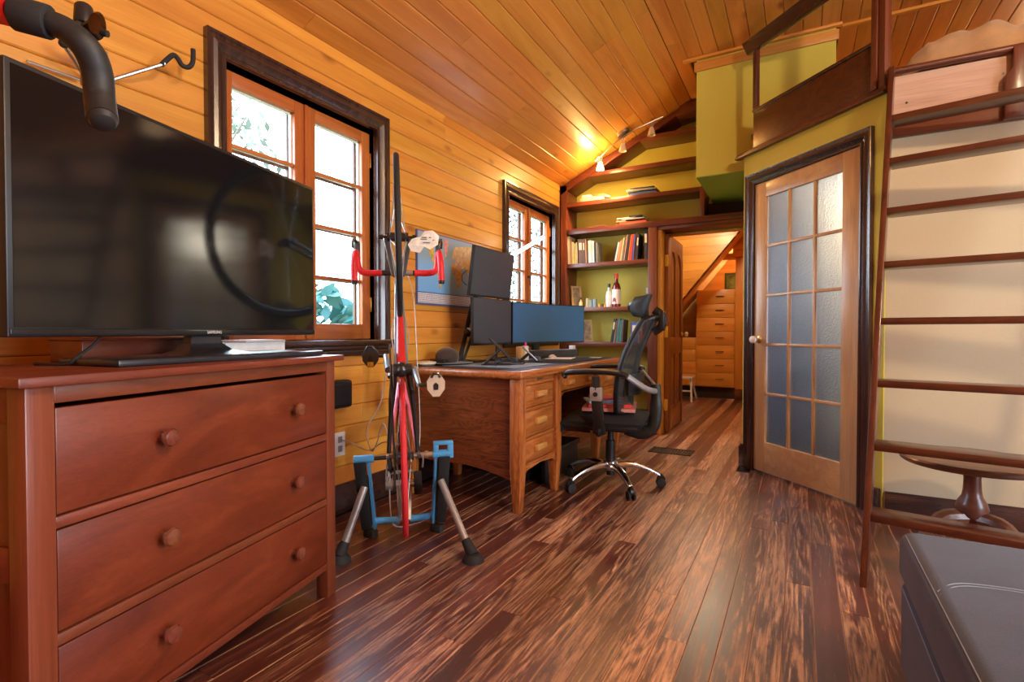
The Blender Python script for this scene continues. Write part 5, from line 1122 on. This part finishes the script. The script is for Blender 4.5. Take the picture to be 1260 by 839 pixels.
def pedal(c, s, body, yellow=False):
    MB().tube([c + Wv * (.068 * s), c + Wv * (.10 * s)], .0075, 8).build('pedal_spindle', blk, bi)
    q = c + Wv * (.135 * s); pb_ = []
    poly = [(-.045, -.012), (-.018, -.032), (.012, -.034), (.034, -.020), (.034, .020), (.012, .034), (-.018, .032), (-.045, .012)]
    A = [q + U * a + Wv * b - V * .012 for a, b in poly]; Bq = [q + U * a + Wv * b + V * .012 for a, b in poly]; n = len(poly)
    p_ = MB().add(A + Bq, [tuple(range(n)), tuple(reversed(range(n, 2 * n)))] + [(i, (i + 1) % n, n + (i + 1) % n, n + i) for i in range(n)]).build('pedal', body, bi, bev=.003)
    A = [q + U * a + Wv * b - V * .016 for a, b in ((-.02, -.008), (.0, -.010), (.010, 0), (0, .010), (-.02, .008))]; n = 5
    MB().add(A + [x_ + V * .01 for x_ in A], [tuple(range(n)), tuple(reversed(range(n, 2 * n)))] + [(i, (i + 1) % n, n + (i + 1) % n, n + i) for i in range(n)]).build('pedal_clip', blk, p_)
    MB().tube([q + U * .03 - Wv * .018 - V * .012, q + U * .045 - Wv * .010 - V * .012, q + U * .045 + Wv * .010 - V * .012, q + U * .03 + Wv * .018 - V * .012], .006, 8).build('pedal_claw', blk, p_)
    if yellow: MB().box(-.010, .010, -.010, .010, -.010, .010, Matrix.Translation(q - U * .035 - V * .012)).build('yellow_tag', plain('yellow_plastic', (0.85, 0.50, 0.02), 0.4), p_)
pedal(cr_r, 1, plain('pedal_black', (0.03, 0.03, 0.035), 0.4), True); pedal(cr_l, -1, plain('pedal_cream', (0.55, 0.42, 0.30), 0.45))
for s in (-1, 1): MB().tube(smoothpath([P(.62, .13, .024 * s), P(.56, .08, .036 * s), P(.50, .03, .034 * s), P(.46, -.01, .02 * s)], 4), .0022, 6).build('brake_hose', plain('pale_hose', (0.35, 0.36, 0.36), 0.4), bi)
MB().tube(smoothpath([P(.83, .50, -.05), P(.70, .42, -.075), P(.40, .2, -.078), P(.12, .10, -.08), P(.0, .05, -.07)], 5), .0022, 6).build('long_cable', plain('cable_grey', (0.5, 0.48, 0.48), 0.4), bi)
# white tag
tg_ = thing('paper_tag', tuple(P(.96, -.02, -.10)), 'crumpled white tag with grey print hanging on the upper fork end', 'tag')
tp = [(-.045, -.052), (-.012, -.060), (.004, -.030), (.026, -.045), (.056, -.02), (.060, .022), (.036, .046), (.006, .042), (-.008, .018), (-.040, .006), (-.056, -.022)]
def tagpt(a, b, off): return P(.955, -.045, -.105) + U * (b * .9) - Wv * (a * 1.15) - V * off
A = [tagpt(a, b, .004 + .008 * math.sin(a * 60)) for a, b in tp]; Bq = [tagpt(a, b, .008 * math.sin(a * 60)) for a, b in tp]; n = len(tp)
MB().add(A + Bq, [tuple(range(n)), tuple(reversed(range(n, 2 * n)))] + [(i, (i + 1) % n, n + (i + 1) % n, n + i) for i in range(n)]).build('paper', plain('tag_white', (0.80, 0.70, 0.58), 0.7, mottle=0.12, scale=50), tg_, smooth=0)
m = MB()
for a, b, l in ((-.005, .012, .022), (-.008, .004, .026), (.022, .012, .010), (.036, .0, .006), (.0, -.012, .03)): 
    q = tagpt(a, b, .010); m.tube([q, q - Wv * l], .0022, 4)
m.build('print_marks', plain('grey_print', (0.22, 0.20, 0.20), 0.7), tg_)

# ================================================================ blue trainer
tn = thing('bike_trainer', (-1.556, 1.85, 0), 'blue indoor bicycle trainer with grey splayed legs holding the rear wheel', 'trainer')
blue = plain('trainer_blue', (0.06, 0.30, 0.58), 0.35, coat=0.4, mottle=0.08); gleg = plain('trainer_grey', (0.42, 0.39, 0.37), 0.32, 0.5)
MB().tube([P(0, 0, .128), P(0, 0, .215)], .018, 14).build('axle_sleeve', blue, tn)
MB().tube([P(0, 0, .075), P(0, 0, .13)], .010, 12).build('axle_clamp', blk, tn)
MB().tube([P(0, 0, -.075), P(0, 0, -.135)], .013, 12).tube([P(0, 0, -.095), P(0, 0, -.11)], .017, 12).build('axle_clamp', plain('champagne_metal', (0.50, 0.38, 0.28), 0.3, 0.8), tn)
MB().tube([P(0, 0, -.130), P(0, 0, -.212)], .018, 14).build('axle_sleeve', blue, tn)
c0 = P(.03, -.0, -.178)
lv = MB(); TLv = Matrix.Translation(c0) @ Matrix(((-Wv.x, V.x, U.x, 0), (-Wv.y, V.y, U.y, 0), (-Wv.z, V.z, U.z, 0), (0, 0, 0, 1)))
lv.T = TLv; lv.box(-.045, .045, -.015, .015, .012, .028).box(-.045, -.022, -.015, .015, -.022, .014).box(.018, .045, -.015, .015, -.05, .014)
lv.build('clamp_lever', blue, tn, bev=.004)
for s, wt in ((1, .180), (-1, -.172)):
    top = P(-.01, .0, wt); bot = P(-.385, .17, wt * .90)
    e = (bot - top)
    MB().tube([top - Wv * (.028 * s), bot - Wv * (.020 * s)], [.008, .010], 6, flat=2.0).build('blue_strut', blue, tn)
    mid = top + Wv * (.010 * s)
    A = [mid + Wv * (.026 * s) - V * .02, mid - Wv * (.026 * s) - V * .02, mid - Wv * (.026 * s) + V * .025, mid + Wv * (.026 * s) + V * .025]
    bt = bot + Wv * (.018 * s); Bq = [bt + Wv * (.022 * s) - V * .03, bt - Wv * (.024 * s) - V * .03, bt - Wv * (.024 * s) + V * .03, bt + Wv * (.022 * s) + V * .03]
    MB().hexa(A, Bq).build('black_upright', plain('matte_black', (0.012, 0.012, 0.012), 0.7), tn, bev=.004)
    ft = Vector((-1.722, 1.582, .012)) if s > 0 else Vector((-1.222, 1.86, .012))
    lg = top + (bot - top) * .33 - V * .03
    k = .80
    MB().tube([lg, lg + (ft - lg) * k], .0165, 14).build('leg', gleg, tn)
    r0 = lg + (ft - lg) * (k - .02); fo = MB().tube([r0, ft + Vector((0, 0, .012))], [.020, .027], 14).lathe([(0.048, 0), (.046, .012), (.030, .030), (0, .034)], 20, c=(ft.x, ft.y, 0)).build('rubber_foot', rubber(), tn)
    MB().tube([bot + U * .03 - Wv * .0, P(-.362, .17, .025 * s)], .0165, 12).build('cross_tube', blue, tn)
    MB().box(-.03, .03, -.02, .02, 0, .035, Matrix.Translation((bot.x, bot.y, 0))).build('rear_pad', rubber(), tn, bev=.004)
RL = P(-.225, .285, 0)
MB().tube([RL - Wv * .05, RL + Wv * .05], .020, 18).build('roller', alu, tn)
MB().tube([RL - Wv * .050, RL - Wv * .088], .058, 28).build('flywheel', plain('flywheel_dark', (0.035, 0.033, 0.032), 0.45, 0.4), tn, bev=.004)
MB().tube([P(-.155, .26, .085), P(-.155, .26, -.05)], .009, 10).tube([RL + Wv * .055, RL + Wv * .09], .03, 16).build('resistance_unit', plain('unit_grey', (0.30, 0.27, 0.24), 0.4, 0.5), tn)
MB().hexa([P(-.36, .15, -.03), P(-.36, .15, .03), P(-.36, .19, .03), P(-.36, .19, -.03)], [RL - Wv * .04 - V * .02, RL + Wv * .04 - V * .02, RL + Wv * .04 + V * .02, RL - Wv * .04 + V * .02]).build('bracket', plain('unit_grey', (0.30, 0.27, 0.24), 0.4, 0.5), tn, bev=.003)
tag(MB().tube(smoothpath([(-1.98, 2.16, .80), (-1.99, 2.12, .60), (-2.02, 2.05, .47), (-1.96, 2.02, .36), (-1.90, 2.0, .42), (-1.84, 1.98, .52), (-1.80, 1.98, .40), (-1.78, 1.96, .12), (-1.76, 1.98, .012), (-1.70, 2.1, .006)], 5), .0035, 6).build('charger_cable', plain('pale_cord', (0.55, 0.42, 0.38), 0.6)), 'pinkish charger cable looping down behind the bicycle', 'cable')

# ================================================================ handlebar of the second bicycle, close to the camera
hb = thing('hanging_handlebar', (-1.0, .18, 1.36), 'black taped drop handlebar with red inner tape hanging near the camera', 'handlebar')
bar = [(-.9385, .1967, 1.3996), (-.8987, .2414, 1.3882), (-.8772, .2647, 1.3824), (-.8590, .2745, 1.3778)]
MB().tube(smoothpath([(-1.27, -.10, 1.405), (-1.10, .03, 1.405)] + bar, 4), .0165, 14).build('red_tape', tape, hb)
MB().tube([(-.8612, .2735, 1.3783), (-.8347, .2995, 1.3721)], .0205, 18).build('rubber_sleeve', rubber(), hb, bev=.002)
drop = [(-.8347, .2995, 1.3721), (-.8246, .3107, 1.3668), (-.8124, .3229, 1.353), (-.8105, .3341, 1.3373), (-.8150, .3418, 1.3178), (-.8140, .343, 1.2909), (-.8006, .3392, 1.2652), (-.7940, .3376, 1.2560)]
sp_d = smoothpath(drop, 5)
btape = plain('black_tape', (0.016, 0.014, 0.014), 0.6, mottle=0.5, scale=60)
MB().tube(sp_d, [.0145 + .0030 * min(1, i / 14) for i in range(len(sp_d))], 16).build('black_tape', btape, hb)
MB().tube([sp_d[-1], sp_d[-1] + Vector((.004, -.001, -.006)), sp_d[-1] + Vector((.006, -.001, -.009))], [.0170, .0135, .006], 16).build('end_plug', btape, hb)
# the other half of the bar, the stem and the strap that holds it to the ceiling (left of the frame)
oth = [(-1.27, -.10, 1.405), (-1.40, -.22, 1.40), (-1.43, -.22, 1.37), (-1.44, -.20, 1.31), (-1.42, -.19, 1.26)]
MB().tube(smoothpath(oth, 5), .0165, 12).build('black_tape', btape, hb)
MB().tube([(-1.185, -.035, 1.405), (-1.26, .04, 1.42)], .018, 12).tube([(-1.26, .04, 1.36), (-1.26, .04, 1.52)], .020, 12).build('stem', blk, hb)
MB().tube([(-1.26, .04, 1.52), (-1.26, .04, 2.93)], .006, 6).build('hanging_strap', rubber(), hb)
lt = MB().tube([(-.8462, .3394, 1.3900), (-.8584, .3446, 1.4230)], [.0115, .0105], 16).build('front_lamp', blackp(), hb, bev=.002)
MB().tube([(-.846, .325, 1.375), (-.846, .338, 1.398)], .006, 8).build('lamp_bracket', blackp(), hb)
Tq = Matrix.Translation((-.8061, .3383, 1.3797)) @ Matrix.Rotation(rad(38), 4, 'Z') @ Matrix.Rotation(rad(90), 4, 'X')
MB(Tq).lathe([(0, -.007), (.012, -.006), (.0165, 0), (.012, .006), (0, .007)], 20, T=Tq @ Matrix.Diagonal((.62, 1.15, 1, 1))).build('bell', plain('bell_metal', (0.10, 0.06, 0.03), 0.15, 0.9), hb)
MB().box(-.835, -.806, .333, .340, 1.385, 1.389).tube([(-.804, .338, 1.372), (-.794, .3445, 1.3691)], .0045, 8).tube([(-.815, .334, 1.356), (-.812, .337, 1.370)], .005, 8).build('bell_lever', blackp(), hb)

# ================================================================ ladder to the loft
ld = thing('loft_ladder', (.204, 2.389, 0), 'dark red wooden ladder with broad treads leaning on the loft edge', 'ladder')
e_ = Vector((.982, -.19, 0)).normalized(); A0 = Vector((.204, 2.389, 0)); A1 = Vector((.383, 3.3, 2.32)); s_ = (A1 - A0)
Lw = .80; nrm_ = Vector((-e_.y, e_.x, 0))   # horizontal, away from the camera
for k, off in ((0, 0.0), (1, Lw)):
    a = A0 + e_ * off; b = A0 + s_ * 1.012 + e_ * off
    q = lambda p, z=0: [p, p + e_ * .024, p + e_ * .024 + nrm_ * .085, p + nrm_ * .085]
    MB().hexa(q(a), q(b)).build('stile', ladderw('z'), ld, bev=0.003)
for i, z in enumerate([.258, .522, .776, 1.044, 1.303, 1.566, 1.825, 2.062]):
    p = A0 + s_ * (z / 2.32) + e_ * .022 + nrm_ * .004
    l = Lw - .02; dpt = .125
    MB().hexa([p - Vector((0, 0, .030)), p + e_ * l - Vector((0, 0, .030)), p + e_ * l + nrm_ * dpt - Vector((0, 0, .030)), p + nrm_ * dpt - Vector((0, 0, .030))],
              [p, p + e_ * l, p + e_ * l + nrm_ * dpt, p + nrm_ * dpt]).build('tread', ladderw('x'), ld, bev=0.004)

# ================================================================ loft edge
rl = thing('loft_railing', (0, 3.75, 2.285), 'dark red loft railing with panel, thin post and beam above the glass door', 'railing')
MB(T45).box(.096, 1.003, -.006, .012, 2.285, 2.535).build('panel', ladderw('x'), rl, bev=.002)
MB(T45).box(.090, 1.003, -.014, .020, 2.535, 2.555).build('top_rail', trimw('x'), rl, bev=.005)
MB(T45).box(.092, .122, -.010, .024, 2.555, 2.985).build('thin_post', redwood('z'), rl, bev=.002)
MB(T45).box(.998, 1.032, -.024, .030, 2.285, CZ).box(1.034, 1.072, -.016, .030, 2.285, CZ).build('corner_post', redwood('z'), rl, bev=.003)
MB(T45).prism([(-.02, 3.075), (.035, 2.968), (.30, 2.968), (1.0, 2.968), (1.0, 3.075)], -.014, .022, 'y').build('upper_beam', trimw('x'), rl, bev=.003)
MB(T45).box(-.04, .09, .10, .125, 2.26, 2.40).build('return_board', plain('raw_pink_board', (0.48, 0.25, 0.16), 0.6), rl, bev=.002)
MB(T45).box(-.04, .09, .092, .130, 2.40, 2.44).build('return_cap', redwood('x'), rl, bev=.002)
gb = thing('loft_guard_board', (1.4, 3.39, 2.07), 'raw pinkish guard board along the loft edge behind the ladder', 'board')
MB().box(.412, 2.9, 3.372, 3.396, 2.075, 2.315).build('board', wood('raw_pink', [(0.3, (0.46, 0.27, 0.20)), (0.7, (0.66, 0.44, 0.34))], 'x', (6, .6), rough=.55), gb, bev=.002)
MB().box(.395, .411, 3.36, 3.398, 2.005, 2.32).build('end_batten', plain('pale_batten', (0.6, 0.48, 0.34), 0.5), gb, bev=.001)
for xx in (.47, .845, 1.25, 1.7): MB().tube([(xx, 3.372, 2.17 + .06 * (xx > .8)), (xx, 3.3705, 2.17 + .06 * (xx > .8))], .006, 10).build('screw_plug', blackp(), gb)
MB().box(.412, 2.9, 3.365, 3.398, 2.0, 2.075).build('lower_beam', redwood('x'), gb, bev=.003)
MB().tube([(.385, 3.355, 2.335), (2.9, 3.355, 2.335)], .018, 14).build('hand_rail', redwood('x'), gb)
MB().prism([(.842, 2.00), (.842, 2.20), (.87, 2.24), (.87, 2.335), (.93, 2.335), (.93, 2.0)], 3.325, 3.362, 'y').build('rail_bracket', redwood('z'), gb, bev=.004)
# blanket on the loft bed
bl = thing('loft_bedding', (1.2, 3.9, 2.25), 'rumpled tan blanket on the loft bed above the ladder', 'blanket')
def blf(u, v):
    x = .40 + 1.6 * u; y = 3.40 + .62 * v + .02 * math.sin(u * 17)
    edge = min(1, u * 9) * min(1, (v + .08) * 5)
    h = .215 + .035 * math.sin(u * 9 + 1) + .018 * math.sin(u * 31 + v * 7) + .022 * math.sin((u * 2.2 + v) * 9) + .016 * math.sin(u * 57 - v * 12)
    return (x, y, 2.252 + max(.02, (h + .06 * (1 - abs(u - .3))) * edge))
MB().grid(blf, 90, 24).build('blanket', fabric('tan_blanket', (0.44, 0.25, 0.11)), bl, smooth=80)
MB().box(.46, 2.2, 3.44, 4.25, 2.251, 2.34).build('mattress', fabric('mattress_cloth', (0.5, 0.42, 0.3)), bl, bev=.03)

# ================================================================ small round table under the ladder
rt = thing('round_table', (.655, 2.93, 0), 'low round pedestal table of dark wood behind the ladder', 'table')
MB().lathe([(0, .455), (.22, .455), (.244, .460), (.255, .468), (.258, .480), (.251, .488), (.24, .490), (0, .490)], 48, c=(.655, 2.93, -.052)).build('table_top', wood('mahogany', [(0.3, (.10, .03, .014)), (0.7, (.24, .08, .035))], 'x', coat=.4), rt)
MB().lathe([(.045, .455), (.034, .43), (.030, .40), (.032, .35), (.036, .325), (.050, .30), (.058, .27), (.050, .24), (.034, .22), (.05, .20), (.055, .16), (.03, .14)], 28, c=(.655, 2.93, -.052)).build('column', wood('mahogany', [(0.3, (.10, .03, .014)), (0.7, (.24, .08, .035))], 'z', coat=.4), rt)
for k in range(3):
    a = rad(200 + 120 * k); dx, dy = math.cos(a), math.sin(a)
    MB().tube(smoothpath([(.655 + dx * .03, 2.93 + dy * .03, .18), (.655 + dx * .12, 2.93 + dy * .12, .165), (.655 + dx * .20, 2.93 + dy * .20, .07), (.655 + dx * .25, 2.93 + dy * .25, .022)], 4), [.034, .034, .034, .034, .032, .03, .027, .024, .022, .021, .020, .020, .020], 10).build('leg', wood('mahogany', [(0.3, (.10, .03, .014)), (0.7, (.24, .08, .035))], 'z', coat=.4), rt)

# ================================================================ ottoman
ot = thing('ottoman', (.70, 1.33, 0), 'blue-grey fabric ottoman with pale stitching in the near right corner', 'ottoman')
fb_ = fabric('slate_fabric', (0.040, 0.045, 0.070), 0.85, 0.15)
MB().box(.252, 1.20, .86, 1.812, .04, .285).build('base', fb_, ot, bev=.022, seg=4)
def otf(u, v):
    return 0
MB().box(.246, 1.21, .85, 1.822, .285, .425).build('cushion', fb_, ot, bev=.035, seg=6)
th = plain('pale_thread', (0.22, 0.24, 0.30), 0.7)
MB().tube([(.2585, .90, .4165), (.2585, 1.78, .4165)], .0014, 5).tube([(.2460, .90, .288), (.2460, 1.80, .288)], .0014, 5).build('edge_stitching', th, ot)
sp2 = smoothpath([(.262, 1.42, .4205), (.30, 1.47, .4255), (.36, 1.495, .4255), (.46, 1.505, .4255), (.60, 1.50, .4255), (.90, 1.49, .4255)], 6)
MB().tube(sp2, .0013, 5).tube([p_ + Vector((.003, -.012, 0)) for p_ in sp2], .0011, 5).build('top_stitching', th, ot)
for fx in (.31, 1.14):
    for fy in (.92, 1.75): MB().cyl((fx, fy, 0), (fx, fy, .045), .022, n=12).build('foot', blackp(), ot)

# ================================================================ unseen lamps that light the room
def ceiling_lamp(name, x, y, z, label, e, col, r=.14):
    t = thing(name, (x, y, z), label, 'lamp')
    MB().lathe([(0, 0), (r, 0), (r, -.02), (0, -.02)], 32, c=(x, y, z)).build('base', brass(), t)
    MB().lathe([(r * .95, -.02), (r * .9, -.06), (r * .6, -.10), (0, -.115)], 32, c=(x, y, z)).build('lamp_shade', plain('glow_' + name, (1, .9, .75), .4, emit=(col, 6.0)), t)
    lamp(name + '_light', 'POINT', (x, y, z - .20), e, col, 0.10)
ceiling_lamp('ceiling_lamp', .6 + 1.1, .75, CZ, 'unseen round fill lamp added right of the camera', 100, (1.0, .76, .48), .2)  # unseen lamp added as warm fill for the room
ceiling_lamp('loft_lamp', 1.7, 5.6, CZ, 'round lamp over the back of the loft', 22, (1.0, .66, .34), .09)
ceiling_lamp('passage_fill_lamp', -1.0, 6.5, 2.6, 'unseen round lamp added on the passage ceiling', 22, (1.0, .88, .60), .10)  # unseen lamp added to light the passage
ceiling_lamp('closet_lamp', .62, 4.75, 2.10, 'round lamp in the closet behind the glass door', 16, (1.0, .82, .58), .10)
lamp('closet_cool_fill', 'AREA', (1.18, 4.3, 1.1), 7, (.55, .70, 1.0), rot=(0, rad(90), 0), sx=1.0, sy=.8)  # cool area light added to imitate a window the closet lacks
